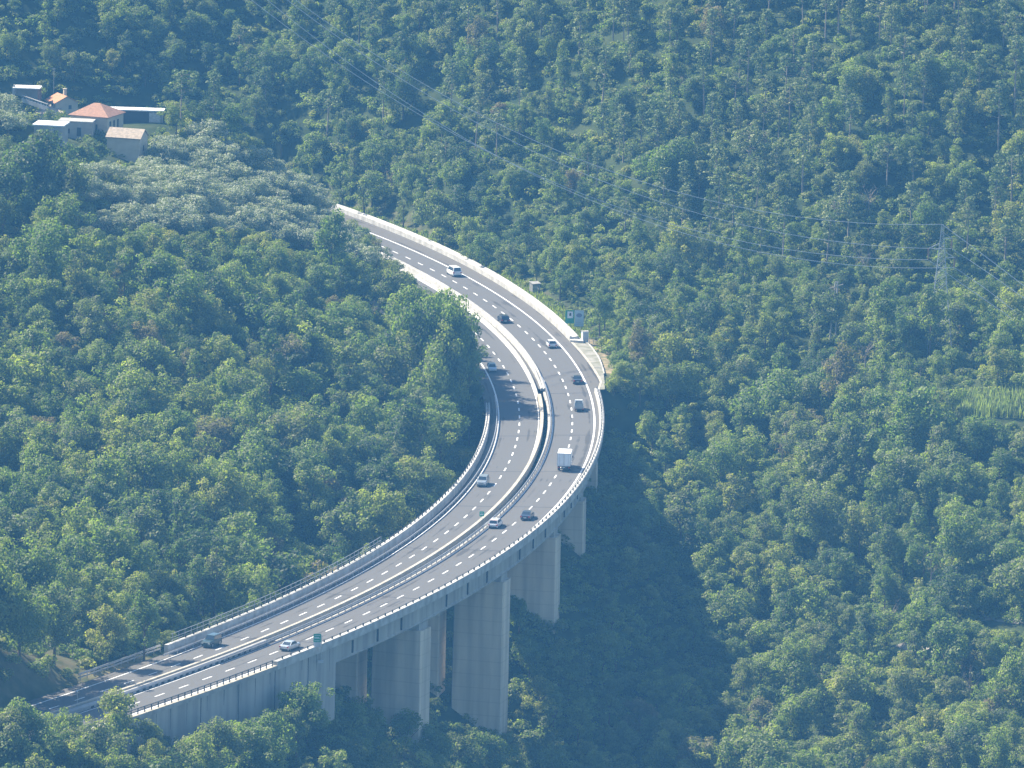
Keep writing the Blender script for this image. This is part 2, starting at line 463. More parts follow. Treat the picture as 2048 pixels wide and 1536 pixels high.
# dry-grass attribute: the embankment by the bridge head, the cut bank at the lower left and the clearings
_s, _o = to_road(vv[:, 0], vv[:, 1])
_pp = proj(vv)
dry = np.zeros(len(vv))
dry = np.maximum(dry, ((_s > 112) & (_s < 156) & (_o > 9) & (_o < 12.6)) * 1.0)
dry = np.maximum(dry, ((_s > -60) & (_s < 112) & (_o > 8.5) & (_o < 15)) * .25)
dry = np.maximum(dry, ((_pp[:, 0] < 190) & (_pp[:, 1] > 1255) & (_pp[:, 1] < 1440) & (_o < -17.5)) * .3)
dry = np.maximum(dry, ((_s > 428) & (_s < 447) & (_o < -15.5) & (_o > -19)) * 1.0)
me.attributes.new('dry', 'FLOAT', 'POINT').data.foreach_set('value', dry.astype(np.float32))
m = bpy.data.materials.new('hillside_ground'); m.use_nodes = True
nt = m.node_tree; L = nt.links.new; b = nt.nodes['Principled BSDF']; b.inputs['Roughness'].default_value = .95; b.inputs['Specular IOR Level'].default_value = .1
tc = nt.nodes.new('ShaderNodeTexCoord')
n1 = nt.nodes.new('ShaderNodeTexNoise'); n1.inputs['Scale'].default_value = .25; n1.inputs['Detail'].default_value = 12; L(tc.outputs['Object'], n1.inputs['Vector'])
r1 = nt.nodes.new('ShaderNodeValToRGB'); L(n1.outputs[0], r1.inputs[0])
e = r1.color_ramp.elements; e[0].position = .35; e[0].color = (.022, .038, .012, 1); e[1].position = .68; e[1].color = (.055, .070, .024, 1)
n2 = nt.nodes.new('ShaderNodeTexNoise'); n2.inputs['Scale'].default_value = .6; n2.inputs['Detail'].default_value = 10; L(tc.outputs['Object'], n2.inputs['Vector'])
r2 = nt.nodes.new('ShaderNodeValToRGB'); L(n2.outputs[0], r2.inputs[0])
e = r2.color_ramp.elements; e[0].position = .35; e[0].color = (.17, .16, .08, 1); e[1].position = .65; e[1].color = (.36, .27, .17, 1)
at = nt.nodes.new('ShaderNodeAttribute'); at.attribute_name = 'dry'
mx = nt.nodes.new('ShaderNodeMixRGB'); L(at.outputs['Fac'], mx.inputs[0]); L(r1.outputs[0], mx.inputs[1]); L(r2.outputs[0], mx.inputs[2]); L(mx.outputs[0], b.inputs['Base Color'])
me.materials.append(m); me.update()
terrain = link(bpy.data.objects.new('terrain', me)); tag(terrain, kind='structure')

# ------------------------------------------------------------------ motorway surface and markings
def fw(s):   # the far wall's foot (outer side, above the bridge)
    return float(np.interp(s, [-260, -42, 0, 60, 109, 117, 160, 172], [9.4, 9.2, 8.45, 7.4, 6.75, 6.7, 7.0, 5.3]))
def shoulder_in(s): return 4.6
tag(ribbon('road', -4.2, 4.6, -80, 758, 0, M['asphalt']), kind='structure')
tag(ribbon('road', -14.1, -5.6, -80, 758, 0, M['asphalt']), kind='structure')
tag(ribbon('road_shoulder', 4.6, 8, -80, 172, 0, M['shoulder'], f1=fw), kind='structure')
tag(ribbon('road_shoulder', -16.4, -14.1, -80, 758, -.004, M['shoulder']), kind='structure')
tag(ribbon('road_shoulder', 4.6, 5.4, 172, 758, -.004, M['shoulder']), kind='structure')
tag(ribbon('road_median', -5.6, -4.2, -80, 166, -.02, M['shoulder']), kind='structure')
tag(ribbon('road_median', -5.6, -4.2, 412, 758, -.02, M['shoulder']), kind='structure')
# concrete apron that opens beside the shoulder before the bridge
def apr(s): return float(np.interp(s, [113, 120, 135, 150, 163, 168], [8.9, 9.8, 9.5, 8.6, 7.7, 7.3]))
M['apron'] = mat('apron_concrete', (.30, .285, .25), .95, .1, col2=(.17, .17, .12), scale=.5, detail=12)
tag(ribbon('pavement', 7.2, 9, 113, 168, .012, M['apron'], f0=lambda s: fw(s) + .45, f1=apr), kind='structure')
mb = MB(); sweep(mb, [(0, -.3), (0, .05), (.45, .05), (.45, -.3)], 113, 172, of=fw)
o = fix_normals(mb.build('kerb', M['cream'])); tag(o, kind='structure')
mb = MB(); sweep(mb, [(0, -.3), (0, .14), (.22, .14), (.22, -.3)], 113, 152, of=apr)
o = fix_normals(mb.build('kerb', M['parapet'])); tag(o, kind='structure')

def marking(name, parts, h=.006):
    vs = []; fs = []
    for (o0, o1, s0, s1) in parts:
        n = max(2, int((s1 - s0) / 3) + 2); ss = np.linspace(s0, s1, n); k = len(vs)
        for s in ss: vs += [tuple(road(s, o0, h)), tuple(road(s, o1, h))]
        fs += [(k + 2 * i, k + 2 * i + 2, k + 2 * i + 3, k + 2 * i + 1) for i in range(n - 1)]
    me = bpy.data.meshes.new(name); me.from_pydata(vs, [], fs); me.materials.append(M['paint']); me.update()
    o = link(bpy.data.objects.new(name, me)); tag(o, kind='structure'); return o
dash = []
for i in range(-34, 100):
    s = i * 7.5 + (0 if i <= 54 else -1.77)
    if -78 < s < 750: dash.append((-.13, .13, s - 1.5, s + 1.5))
# inner carriageway: its dashes are spaced along its own (shorter) line
ip = road(SS, -9.95 * np.ones(len(SS))); il = np.concatenate([[0], np.cumsum(np.hypot(np.diff(ip[:, 0]), np.diff(ip[:, 1])))])
il = il - np.interp(-20, SS, il)
for i in range(-50, 90):
    t = i * 7.5 + 127.98 + (1.43 if i > 39 else 0)
    s0 = np.interp(t - 1.5, il, SS); s1 = np.interp(t + 1.5, il, SS)
    if -78 < s0 < 750: dash.append((-10.08, -9.82, float(s0), float(s1)))
marking('road_marking', dash)
marking('road_marking', [(4.02, 4.34, -79, 755), (-3.72, -3.55, -79, 755), (-14.0, -13.72, -79, 755), (-6.42, -6.25, -79, 755)])

def cross_joint(o0, o1, s, m):
    vs = [tuple(road(s, o0, .004)), tuple(road(s, o1, .004)), tuple(road(s + .38, o1, .004)), tuple(road(s + .38, o0, .004))]
    me = bpy.data.meshes.new('road_joint'); me.from_pydata(vs, [], [(0, 1, 2, 3)]); me.materials.append(m); me.update()
    tag(link(bpy.data.objects.new('road_joint', me)), kind='structure')
M['jointfill'] = mat('joint_filler', (.045, .045, .046), .8, .2)
for s_ in (171, 214, 250, 284, 324.5, 368, 408):
    cross_joint(-3.54, 4.0, s_, M['jointfill'])
    if s_ > 180: cross_joint(-13.7, -6.44, s_ + .5, M['jointfill'])

# ------------------------------------------------------------------ barriers, walls and rails
def nj(o, w=.62, h=.9): return [(o - w / 2, -.3), (o - w / 2, .12), (o - w * .2, .38), (o - w * .14, h), (o + w * .14, h), (o + w * .2, .38), (o + w / 2, .12), (o + w / 2, -.3)]
mb = MB(); sweep(mb, [(-4.92, -.3), (-4.92, .25), (-4.82, .82), (-4.62, .85), (-4.5, .35), (-4.36, .35), (-4.26, .85), (-4.04, .82), (-3.92, .25), (-3.92, -.3)], -80, 166.5, hf=lambda s: float(np.interp(s, [150, 166], [1, .3])))
o = fix_normals(mb.build('median_barrier', M['parapet']))
tag(o, 'broad white double concrete barrier between the carriageways above the bridge', 'barrier')
mb = MB(); sweep(mb, nj(-6.0, .42, .75), -80, 176)
o = fix_normals(mb.build('median_barrier', M['parapet']))
tag(o, 'narrow white concrete barrier along the left carriageway above the bridge', 'barrier')

mb = MB(); sweep(mb, [(0, -.4), (.02, .95), (.3, 1.0), (.5, .82), (1.35, .82), (1.45, 1.0), (1.75, 1.0), (1.8, -.6)], -46, 116, of=fw)
w = fix_normals(mb.build('roadside_wall', M['parapet']))
tag(w, 'long white concrete wall along the far shoulder, ending at the cabinet', 'wall')
# the wall's return towards the cabinet
a = road(116, fw(116) + .1); b_ = road(117.5, 9.6)
mb = MB(); 
p0 = road(115.6, 6.8); p1 = road(117.3, 9.2); p2 = road(119.0, 9.0); p3 = road(117.4, 6.6)
mb.hexa([(*p[:2], p[2] - .4) for p in (p0, p1, p2, p3)], [(*p[:2], p[2] + .45) for p in (p0, p1, p2, p3)])
o = fix_normals(mb.build('wall_return', M['parapet'], w))

# retaining wall at the lower abutment
mb = MB(); sweep(mb, [(5.0, .02), (5.95, .02), (5.95, -.5), (5.55, -.62), (5.55, -13), (4.0, -13), (4.0, -.45), (5.0, -.45)], 406.5, 560)
rw = fix_normals(mb.build('retaining_wall', M['girder']))
tag(rw, 'tall streaked grey concrete wall carrying the lower end of the right carriageway', 'wall')
M['stain'] = mat('water_stain', (.115, .125, .11), .95, .1, var=.35, scale=1.2)
mb = MB()
for s in np.arange(409, 500, 5.2):
    s += rnd.uniform(-.8, .8); wd = rnd.uniform(.12, .3); l = rnd.uniform(1.5, 5)
    a0 = road(s, 5.553, -.7); a1 = road(s + wd, 5.553, -.7); b1 = road(s + wd * .7, 5.553, -.7 - l); b0 = road(s + wd * .3, 5.553, -.7 - l)
    mb.add([a0, a1, b1, b0], [(0, 1, 2, 3)])
mb.build('stain_streaks', M['stain'], rw)
mb = MB()
for s in (416.5, 428, 440, 452):
    mb.hexa([road(s, 5.54, -12), road(s + .18, 5.54, -12), road(s + .18, 5.58, -12), road(s, 5.58, -12)], [road(s, 5.54, -.65), road(s + .18, 5.54, -.65), road(s + .18, 5.58, -.65), road(s, 5.58, -.65)])
mb.build('wall_joint', M['joint'], rw)
mb = MB(); sweep(mb, [(5.0, .024), (5.9, .024), (5.9, .2), (5.0, .2)], 428, 560)
o = fix_normals(mb.build('coping', M['cream'], rw))

# ------------------------------------------------------------------ the two viaducts
PIER_S = [214, 250, 284, 324.5, 368]
def viaduct(name, label, oc, deck, parapets, s0, s1, zscale):
    p = road((s0 + s1) / 2, oc, -4); r = thing(name, (0, 0, 0), 0, label, 'bridge')
    dl, dr = deck
    mb = MB(); sweep(mb, [(dl, -.012), (dr, -.012), (dr, -.55), (dr - 1.2, -.85), (dl + 1.2, -.85), (dl, -.55)], s0, s1)
    fix_normals(mb.build('deck', M['girder'], r))
    gl, gr = oc - 3.85, oc + 3.85
    mb = MB(); sweep(mb, [(gl - .35, -.853), (gr + .35, -.853), (gr + .35, -1.15), (gr, -1.3), (gr, -3.5), (gr + .18, -3.7), (gr + .18, -3.9), (gl - .18, -3.9), (gl - .18, -3.7), (gl, -3.5), (gl, -1.3), (gl - .35, -1.15)], s0 + .5, s1 - .5)
    fix_normals(mb.build('girder', M['girder'], r))
    ends = [s0 + 2] + PIER_S + [s1 - 1]
    for a, b in zip(ends[:-1], ends[1:]):
        for f in (.25, .5, .75):
            s = a + (b - a) * f
            for oo, sg in ((gr, 1), (gl, -1)):
                mb = MB()
                q = [(s - .22, oo - .05 * sg), (s + .22, oo - .05 * sg), (s + .22, oo + .16 * sg), (s - .22, oo + .16 * sg)]
                mb.hexa([road(x, y, -3.45) for x, y in q], [road(x, y, -1.35) for x, y in q])
                fix_normals(mb.build('girder_rib', M['joint'], r))
    for s in PIER_S:
        c = road(s, oc, -3.905); t = road_dir(s); n = np.array([-t[1], t[0]])
        zb = float(min(ground([c[0] + n[0] * d], [c[1] + n[1] * d])[0] for d in (-4, 0, 4))) - 2.5
        hw, ht, ch = 4.45, 2.35, .18
        def ring(z, k):
            pts = [(-hw * k, -ht + ch), (-hw * k + ch, -ht), (hw * k - ch, -ht), (hw * k, -ht + ch), (hw * k, ht - ch), (hw * k - ch, ht), (-hw * k + ch, ht), (-hw * k, ht - ch)]
            return [(c[0] + n[0] * a + t[0] * b_, c[1] + n[1] * a + t[1] * b_, z) for a, b_ in pts]
        top = c[2] - 1.1
        mb = MB(); A = ring(zb, 1.03); B = ring(top, 1.0)
        mb.add(A + B, [(i, (i + 1) % 8, 8 + (i + 1) % 8, 8 + i) for i in range(8)] + [tuple(range(8)), tuple(range(15, 7, -1))], 0)
        # warm bounce light is put into the face colour; some chamfers stay greyer
        mb.m = [0, 0, 1, 0, 0, 0, 1, 0, 0, 0]
        pr = fix_normals(mb.build('pier', [M['pier'], M['pierend']], r))
        mb = MB()
        A = [(c[0] + n[0] * a + t[0] * b_, c[1] + n[1] * a + t[1] * b_, top) for a, b_ in ((-3.9, -1.9), (3.9, -1.9), (3.9, 1.9), (-3.9, 1.9))]
        B = [(x, y, c[2]) for x, y, z in A]
        mb.hexa(A, B); fix_normals(mb.build('pier_cap', M['girder'], pr))
        # expansion joint dark line at the pier top
    for (o0, o1, h, m, a, b) in parapets:
        mb = MB(); sweep(mb, [(o0, .004), (o0 + .03, h), (o1 - .0, h), (o1, -.5), (o1 - .12, -.5), (o1 - .14, .004)] if o1 > o0 else [(o0, .004), (o0 - .03, h), (o1, h), (o1, -.5), (o1 + .12, -.5), (o1 + .14, .004)], a, b, step=2.5)
        fix_normals(mb.build('parapet', m, r))
    return r
va = viaduct('viaduct', 'curved concrete viaduct nearer the camera carrying the right carriageway on tall piers', .6, (-4.62, 5.9),
             [(5.08, 5.98, .85, M['parapet'], 171, 428)], 169, 409, 1)
vb = viaduct('viaduct', 'parallel concrete viaduct behind, carrying the left carriageway beside the wooded hill', -10.9, (-16.3, -5.5),
             [(-15.55, -16.3, 1.55, M['parapet'], 188, 426), (-6.05, -5.45, .9, M['cream'], 176, 560)], 176, 412, .7)

# guard rails
def rail_run(name, label, o, s0, s1, sp, h, rails, post_h, pr, m, h0=0., skip=None, group=None, lean=0., wbeam=True):
    r = thing(name, road((s0 + s1) / 2, o), 0, label, 'guard rail', group)
    r.location = (0, 0, 0)
    for (rh, rr, thick) in rails:
        mb = MB(); sweep(mb, [(o - thick, rh - rr), (o + thick, rh - rr), (o + thick + lean * 0, rh + rr), (o - thick, rh + rr)], s0, s1, step=2.5)
        fix_normals(mb.build('rail', m, r))
    n = int((s1 - s0) / sp)
    src = None
    for i in range(n + 1):
        s = s0 + i * sp; p = road(s, o, h0); t = road_dir(s)
        if src is None:
            mb = MB(); mb.box(-pr, pr, -pr, pr, 0, post_h); src = mb.build('post', m, r); src.location = [float(v) for v in p]; q = src
        else:
            q = src.copy(); COL.objects.link(q); q.parent = r; q.location = [float(v) for v in p]
        q.rotation_euler = (0, 0, math.atan2(t[1], t[0]))
    return r
rail_run('parapet_railing', 'low dark railing posts along the outer white parapet of the viaduct', 5.55, 172, 428, 2.95, 1.1, [(1.24, .03, .03)], .45, .10, M['darksteel'], h0=.852)
rail_run('parapet_railing', 'row of short dark posts along the white left parapet beside the wooded hill', -15.95, 190, 420, 2.9, 1.1, [(2.0, .03, .03)], .5, .09, M['darksteel'], h0=1.552)
rail_run('roadside_railing', 'open black railing on the cream coping at the lower right carriageway edge', 5.5, 429, 492, 2.0, 1., [(1.15, .06, .05), (.72, .05, .04)], 1.0, .07, M['darksteel'], h0=.2)
rail_run('guard_rail', 'galvanised double guard rail along the inner edge of the right carriageway on the viaduct', -4.1, 158, 430, 2.8, .9, [(.72, .14, .05), (.46, .05, .05)], .75, .06, M['steel'])
rail_run('guard_rail', 'galvanised guard rail between left carriageway and grey parapet', -14.25, 176, 430, 2.8, .9, [(.66, .15, .06)], .7, .06, M['steel'])
rail_run('mesh_fence', 'tall thin mesh fence above the left parapet of the lower viaduct', -16.15, 331, 424, 2.2, 1., [(2.95, .04, .03), (2.3, .03, .03), (1.9, .03, .03)], 1.45, .05, M['steel'], h0=1.5)
rail_run('guard_rail', 'grey guard rail on posts above the dry verge at the lower left road edge', -17.6, 425, 452, 2.2, 1., [(1.15, .17, .05), (.6, .12, .05)], 1.2, .06, M['steel'])
# median below the bridge: low wall with dark drainage mouths
mb = MB(); sweep(mb, [(-4.9, -.3), (-4.9, .75), (-4.5, .75), (-4.2, .5), (-4.2, -.3)], 412, 560)
mw = fix_normals(mb.build('median_wall', M['concrete'])); tag(mw, 'grey concrete median wall with dark drainage mouths below the viaduct', 'wall')
for s in np.arange(418, 470, 1.95):
    mb = MB(); mb.hexa([road(s, -4.22, .02), road(s + .95, -4.22, .02), road(s + .95, -4.195, .02), road(s, -4.195, .02)], [road(s, -4.22, .34), road(s + .95, -4.22, .34), road(s + .95, -4.195, .34), road(s, -4.195, .34)])
    fix_normals(mb.build('drain_mouth', M['joint'], mw))

# ------------------------------------------------------------------ vegetation: meshes
def leaf_cloud(puffs, leaf, per_m2, rs, out_bias=.9, droop=0.0, aspect=.62):
    """many leaf-sized quads on the shells of many small puffs; returns verts, faces, tint per face"""
    V = []; T = []
    for (c, r, tint) in puffs:
        c = np.array(c); r = np.array(r)
        n = max(10, int(per_m2 * 4 * math.pi * (r[0] * r[1] + r[0] * r[2] + r[1] * r[2]) / 3))
        d = rs.normal(size=(n, 3)); d[:, 2] += .35; d /= np.linalg.norm(d, axis=1)[:, None]
        rad = rs.uniform(.55, 1.08, n)[:, None]
        p = c + d * r * rad
        nn = d * out_bias + rs.normal(size=(n, 3)) * .5; nn[:, 2] += .4 - droop
        nn /= np.linalg.norm(nn, axis=1)[:, None]
        a = rs.normal(size=(n, 3)); u = np.cross(nn, a); u /= np.linalg.norm(u, axis=1)[:, None]; w = np.cross(nn, u)
        s = (leaf * rs.uniform(.6, 1.35, n))[:, None] * .5
        V.append(np.stack([p - u * s - w * s * aspect, p + u * s - w * s * aspect, p + u * s * .6 + w * s * aspect, p - u * s * .6 + w * s * aspect], 1))
        T.append(np.clip(tint + rs.normal(size=n) * .13, 0, 1))
    V = np.concatenate(V).reshape(-1, 3); T = np.concatenate(T)
    return V, np.arange(len(V)).reshape(-1, 4), T

def limb_mesh(segs):
    mb = MB()
    for a, b, r1, r2, n in segs: mb.bar(a, b, r1, n, 0, r2)
    return mb

def mk_mesh(name, V, Fc, T, m, wood=None, wm=None):
    me = bpy.data.meshes.new(name)
    verts = V.tolist(); faces = Fc.tolist(); nl = len(faces)
    if wood is not None:
        k = len(verts); verts += wood.v; faces += [tuple(i + k for i in f) for f in wood.f]
    me.from_pydata(verts, [], faces)
    me.materials.append(m)
    if wood is not None:
        me.materials.append(wm)
        mi = np.zeros(len(faces), np.int32); mi[nl:] = 1; me.polygons.foreach_set('material_index', mi)
    t = np.full(len(faces), .5, np.float32); t[:nl] = T
    me.attributes.new('tint', 'FLOAT', 'FACE').data.foreach_set('value', t)
    me.update(); return me

def shape_broad(rs, kind):
    """unit: metres, for a tree about 9 m tall; returns puffs and limbs"""
    H = {'round': 8.6, 'tall': 11, 'wide': 8, 'multi': 9.5, 'small': 5.5, 'column': 11.5, 'spire': 10.5, 'ragged': 10}[kind]
    R = {'round': 3.3, 'tall': 2.8, 'wide': 4.4, 'multi': 3.6, 'small': 2.5, 'column': 1.6, 'spire': 2.3, 'ragged': 3.6}[kind]
    zc = H * (.58 if kind not in ('column', 'spire') else .54)
    puffs = []; N = {'round': 26, 'tall': 28, 'wide': 34, 'multi': 32, 'small': 17, 'column': 24, 'spire': 26, 'ragged': 24}[kind]
    ph = [rs.uniform(0, 6.28) for _ in range(4)]
    for i in range(N):
        z = rs.uniform(-1, 1); a = rs.uniform(0, 6.283)
        rr = math.sqrt(max(0, 1 - z * z)) * (1 + .28 * math.sin(2 * a + ph[0]) + .18 * math.sin(3 * a + ph[1]))
        k = rs.uniform(.62, 1.0)
        x = rr * math.cos(a) * R * k; y = rr * math.sin(a) * R * k; zz = zc + z * (H - zc) * .88 * k * (1 + .12 * math.sin(a + ph[2]))
        if kind == 'multi': x += .9 * math.sin(ph[3]) * (1 if i % 2 else -1); zz += .8 * (1 if i % 3 else -1)
        q = rs.uniform(.7, 1.35) * (R / 3.3) ** .5
        if kind == 'spire': t_ = (zz / H); f_ = max(.12, 1.25 - t_ * 1.15); x *= f_; y *= f_; q *= .55 + .5 * f_
        if kind == 'ragged': x *= 1 + .35 * math.sin(3 * a + ph[1]); zz += rs.uniform(-1.4, 1.4); q *= rs.uniform(.55, 1.1)
        puffs.append(((x, y, zz), (q, q, q * .78), rs.uniform(.15, .85)))
    for i in range(4): puffs.append(((rs.normal() * R * .2, rs.normal() * R * .2, zc + rs.uniform(-.1, .25) * H), (R * .5, R * .5, R * .45), .25))
    segs = [((0, 0, -1.5), (rs.normal() * .2, rs.normal() * .2, H * .42), .24, .15, 7)]
    top = segs[0][1]
    for i in range(5):
        a = i * 1.256 + rs.uniform(-.4, .4)
        e = (top[0] + math.cos(a) * R * .55, top[1] + math.sin(a) * R * .55, H * rs.uniform(.55, .8))
        segs.append((top, e, .11, .04, 5))
    return puffs, segs, H, R

def shape_pine(rs, kind):
    H = {'high': 13.5, 'mid': 10.5, 'umbrella': 10.0}[kind]
    lean = rs.normal(size=2) * .35
    segs = [((0, 0, -1.5), (lean[0], lean[1], H * .93), .20, .07, 6)]
    puffs = []; n = {'high': 24, 'mid': 24, 'umbrella': 22}[kind]
    for i in range(n):
        f = (i + rs.uniform(0, 1)) / n
        z0 = {'high': .50, 'mid': .36, 'umbrella': .62}[kind]
        z = H * (z0 + (1 - z0) * f)
        rmax = {'high': 2.1, 'mid': 2.3, 'umbrella': 3.2}[kind] * (1 - .72 * f if kind != 'umbrella' else (1 - .35 * f))
        a = i * 2.4 + rs.uniform(-.5, .5); r = rmax * rs.uniform(.45, 1)
        x = lean[0] * z / H + math.cos(a) * r; y = lean[1] * z / H + math.sin(a) * r
        q = rs.uniform(.55, .95)
        puffs.append(((x, y, z), (q, q, q * .5), rs.uniform(.2, .9)))
        segs.append(((lean[0] * z / H, lean[1] * z / H, z - .35), (x, y, z - .1), .05, .02, 4))
    return puffs, segs, H, {'high': 2.1, 'mid': 2.4, 'umbrella': 3.2}[kind]

def shape_olive(rs):
    puffs = []; H = 4.6; R = 2.9
    for i in range(22):
        a = rs.uniform(0, 6.283); z = rs.uniform(-.5, 1); rr = math.sqrt(max(0, 1 - z * z)); k = rs.uniform(.7, 1)
        q = rs.uniform(.6, 1.0)
        puffs.append(((rr * math.cos(a) * R * k, rr * math.sin(a) * R * k, 2.7 + z * 1.6 * k), (q, q, q * .8), rs.uniform(.25, .75)))
    puffs.append(((0, 0, 2.8), (1.6, 1.6, 1.2), .3))
    segs = [((0, 0, -1), (.1, 0, 1.5), .26, .2, 7)] + [((.1, 0, 1.4), (math.cos(a) * 1.3, math.sin(a) * 1.3, 3), .12, .05, 5) for a in (0, 1.6, 3.1, 4.7)]
    return puffs, segs, H, R

def shape_shrub(rs, k):
    puffs = []; R = 1.7
    for i in range(8):
        a = rs.uniform(0, 6.283); r = rs.uniform(0, R)
        q = rs.uniform(.55, 1.0); puffs.append(((r * math.cos(a), r * math.sin(a), rs.uniform(.5, 1.5)), (q, q, q * .8), rs.uniform(.1, .9)))
    return puffs, [], 2.4, R

rs = np.random.RandomState(5)
SRC = {}      # key -> dict(mesh (whole), crown, trunk, H, R)
def register(key, shp, m, leaf, per, wm='bark', outb=.9):
    puffs, segs, H, R = shp
    V, Fc, T = leaf_cloud(puffs, leaf, per, rs, outb)
    wood = limb_mesh(segs) if segs else None
    d = dict(H=H, R=R, data=(V, Fc, T), wood=wood, leafm=m, wm=wm)
    SRC[key] = d
broad_kinds = ['round', 'ragged', 'tall', 'tall', 'wide', 'ragged', 'multi', 'multi', 'small', 'small', 'column', 'spire', 'round', 'spire']
HUES = ['green', 'yellow', 'dull', 'dark', 'rust']
shapes = [shape_broad(rs, k) for k in broad_kinds]
KIND = {}
for i, (k, shp) in enumerate(zip(broad_kinds, shapes)):
    V, Fc, T = leaf_cloud(shp[0], .285, 10.0, rs)
    wood = limb_mesh(shp[1])
    for h in HUES:
        if h == 'rust' and i not in (0, 3, 8, 6): continue
        SRC['broad_%d_%s' % (i, h)] = dict(H=shp[2], R=shp[3], data=(V, Fc, T), wood=wood, leafm=h, wm='bark', k=k)
for i, k in enumerate(['high', 'high', 'mid', 'mid', 'umbrella']):
    register('pine_%d' % i, shape_pine(rs, k), 'needle', .34, 8, 'palebark', .5)
for i in range(4): register('olive_%d' % i, shape_olive(rs), 'silver', .20, 19, 'bark', .6)
for i in range(4):
    for h in ('green', 'yellow', 'dull'): 
        if i % 2 == 0 or h == 'green': register('shrub_%d_%s' % (i, h), shape_shrub(rs, i), h, .34, 7)
# a bare, dying tree
sg = [((0, 0, -1), (.1, 0, 4.5), .16, .1, 6)]
for i in range(16):
    a = rs.uniform(0, 6.28); z = rs.uniform(2.5, 5.5); e = (math.cos(a) * 1.8, math.sin(a) * 1.8, z + rs.uniform(1.2, 2.6))
    sg.append(((.1 * z / 4.5, 0, min(z, 4.4)), e, .06, .02, 4)); 
    for j in range(2): sg.append((e, (e[0] + rs.normal() * .6, e[1] + rs.normal() * .6, e[2] + .8), .025, .01, 3))
bare = ([((rs.normal() * 1.3, rs.normal() * 1.3, 5 + rs.normal()), (.5, .5, .4), .5) for i in range(9)], sg, 7.5, 2.2)
register('bare_0', bare, 'rust', .25, 5, 'palebark')
for k, d in SRC.items():
    V, Fc, T = d['data']
    d['mesh'] = mk_mesh('tree_' + k, V, Fc, T, M[d['leafm']], d['wood'], M[d['wm']])
def part_meshes(key):
    d = SRC[key]
    if 'crown' not in d:
        V, Fc, T = d['data']
        d['crown'] = mk_mesh('crown', V, Fc, T, M[d['leafm']])
        me = bpy.data.meshes.new('trunk'); me.from_pydata(d['wood'].v, [], d['wood'].f); me.materials.append(M[d['wm']]); me.update()
        d['trunk'] = me
    return d['crown'], d['trunk']

# ------------------------------------------------------------------ vegetation: where things must stay in view
MV = []
for s in np.arange(-45, 480, 2.0):
    for o in (-15.8, -13.9, -12, -9.95, -8, -6, -5.2, -3.8, -2, 0, 2, 4.2, 5.9, 7.0, 8.2):
        if o > 6 and s > 168: continue
        for h in ((0, .9) if o in (-15.8, 5.9, 8.2) else (0,)):
            p = road(s, o, h); q = proj(p); px, py = q
            if px < 660 and py < 600: continue
            if py < 900 and s < 150:
                if o < -3.9:
                    lim = np.interp(py, [480, 500, 530, 545, 580, 605, 650, 700, 730, 800, 850], [790, 800, 815, 822, 880, 905, 948, 964, 974, 978, 975])
                    if px < lim: continue
                elif px < 745 and o < 8: continue
                elif px < 742 + (py - 470) * .9 and s < 12 and o < 3: continue
            if s > 425:
                if py > np.interp(px, [0, 90, 190, 235, 270, 310, 345, 372, 420], [1392, 1438, 1398, 1380, 1425, 1395, 1432, 1450, 1500]): continue
            MV.append((px, py, p[1]))
for s in np.arange(425, 474, 1.5):
    for h in (-1, -3, -5, -7):
        q = proj(road(s, 5.9, h))
        if q[1] < np.interp(q[0], [370, 440, 520, 600, 680], [1452, 1440, 1415, 1375, 1390]): MV.append((q[0], q[1], road(s, 5.9)[1]))
for s in np.arange(405, 427, 1.5):
    for h in (-1, -2, -4, -6):
        q = proj(road(s, 5.9, h))
        if q[1] < np.interp(q[0], [520, 600, 680, 740], [1405, 1372, 1392, 1385]): MV.append((q[0], q[1], road(s, 5.9)[1]))
for s, pb in zip(PIER_S, (945, 1080, 1190, 1440, 1425)):
    for o in (-3.5, -1, 1.5, 4.2):
        for h in np.arange(-1, -34, -1.5):
            p = road(s + 2, o, h); q = proj(p)
            if q[1] < pb - (0 if o > 0 else 6): MV.append((q[0], q[1], p[1]))
for s in np.arange(172, 425, 2.5):
    for h in (-1, -2.5, -3.8):
        p = road(s, 5.0, h); MV.append((*proj(p), p[1]))
MV = np.array(MV)

def blocked(x, y, z, H, R, slack=.8):
    """would a crown here stand in front of something the photograph shows?"""
    c = proj(np.array([x, y, z + H * .6])); sc = FPX / (y - CAM[1])
    rx = R * sc * slack + 2; ry = H * .42 * sc * slack + 2
    d = ((MV[:, 0] - c[0]) / rx) ** 2 + ((MV[:, 1] - c[1]) / ry) ** 2
    return bool(np.any((d < 1) & (MV[:, 2] > y + .5)))

def in_poly(px, py, poly):
    r = False; j = len(poly) - 1
    for i in range(len(poly)):
        xi, yi = poly[i]; xj, yj = poly[j]
        if (yi > py) != (yj > py) and px < (xj - xi) * (py - yi) / (yj - yi) + xi: r = not r
        j = i
    return r
OLIVE = [(110, 318), (285, 330), (300, 262), (420, 255), (540, 320), (660, 412), (735, 470), (760, 505), (700, 505), (590, 490), (480, 440), (330, 440), (160, 440)]
OLIVE2 = [(-100, 180), (60, 190), (92, 228), (40, 262), (-100, 262)]
VINE = [(325, 215), (480, 235), (560, 300), (420, 292), (330, 292)]
GARDEN = [(0, 150), (330, 195), (335, 300), (290, 335), (130, 300), (60, 290), (0, 262)]
REEDS = [(1895, 792), (2070, 790), (2070, 836), (1960, 838)]
BANK = [(-200, 1262), (60, 1256), (165, 1320), (150, 1360), (-200, 1470)]
SIGNZ = [(1128, 600), (1192, 600), (1192, 705), (1128, 705)]
PATCH = [(752, 610), (795, 612), (792, 640), (758, 640)]
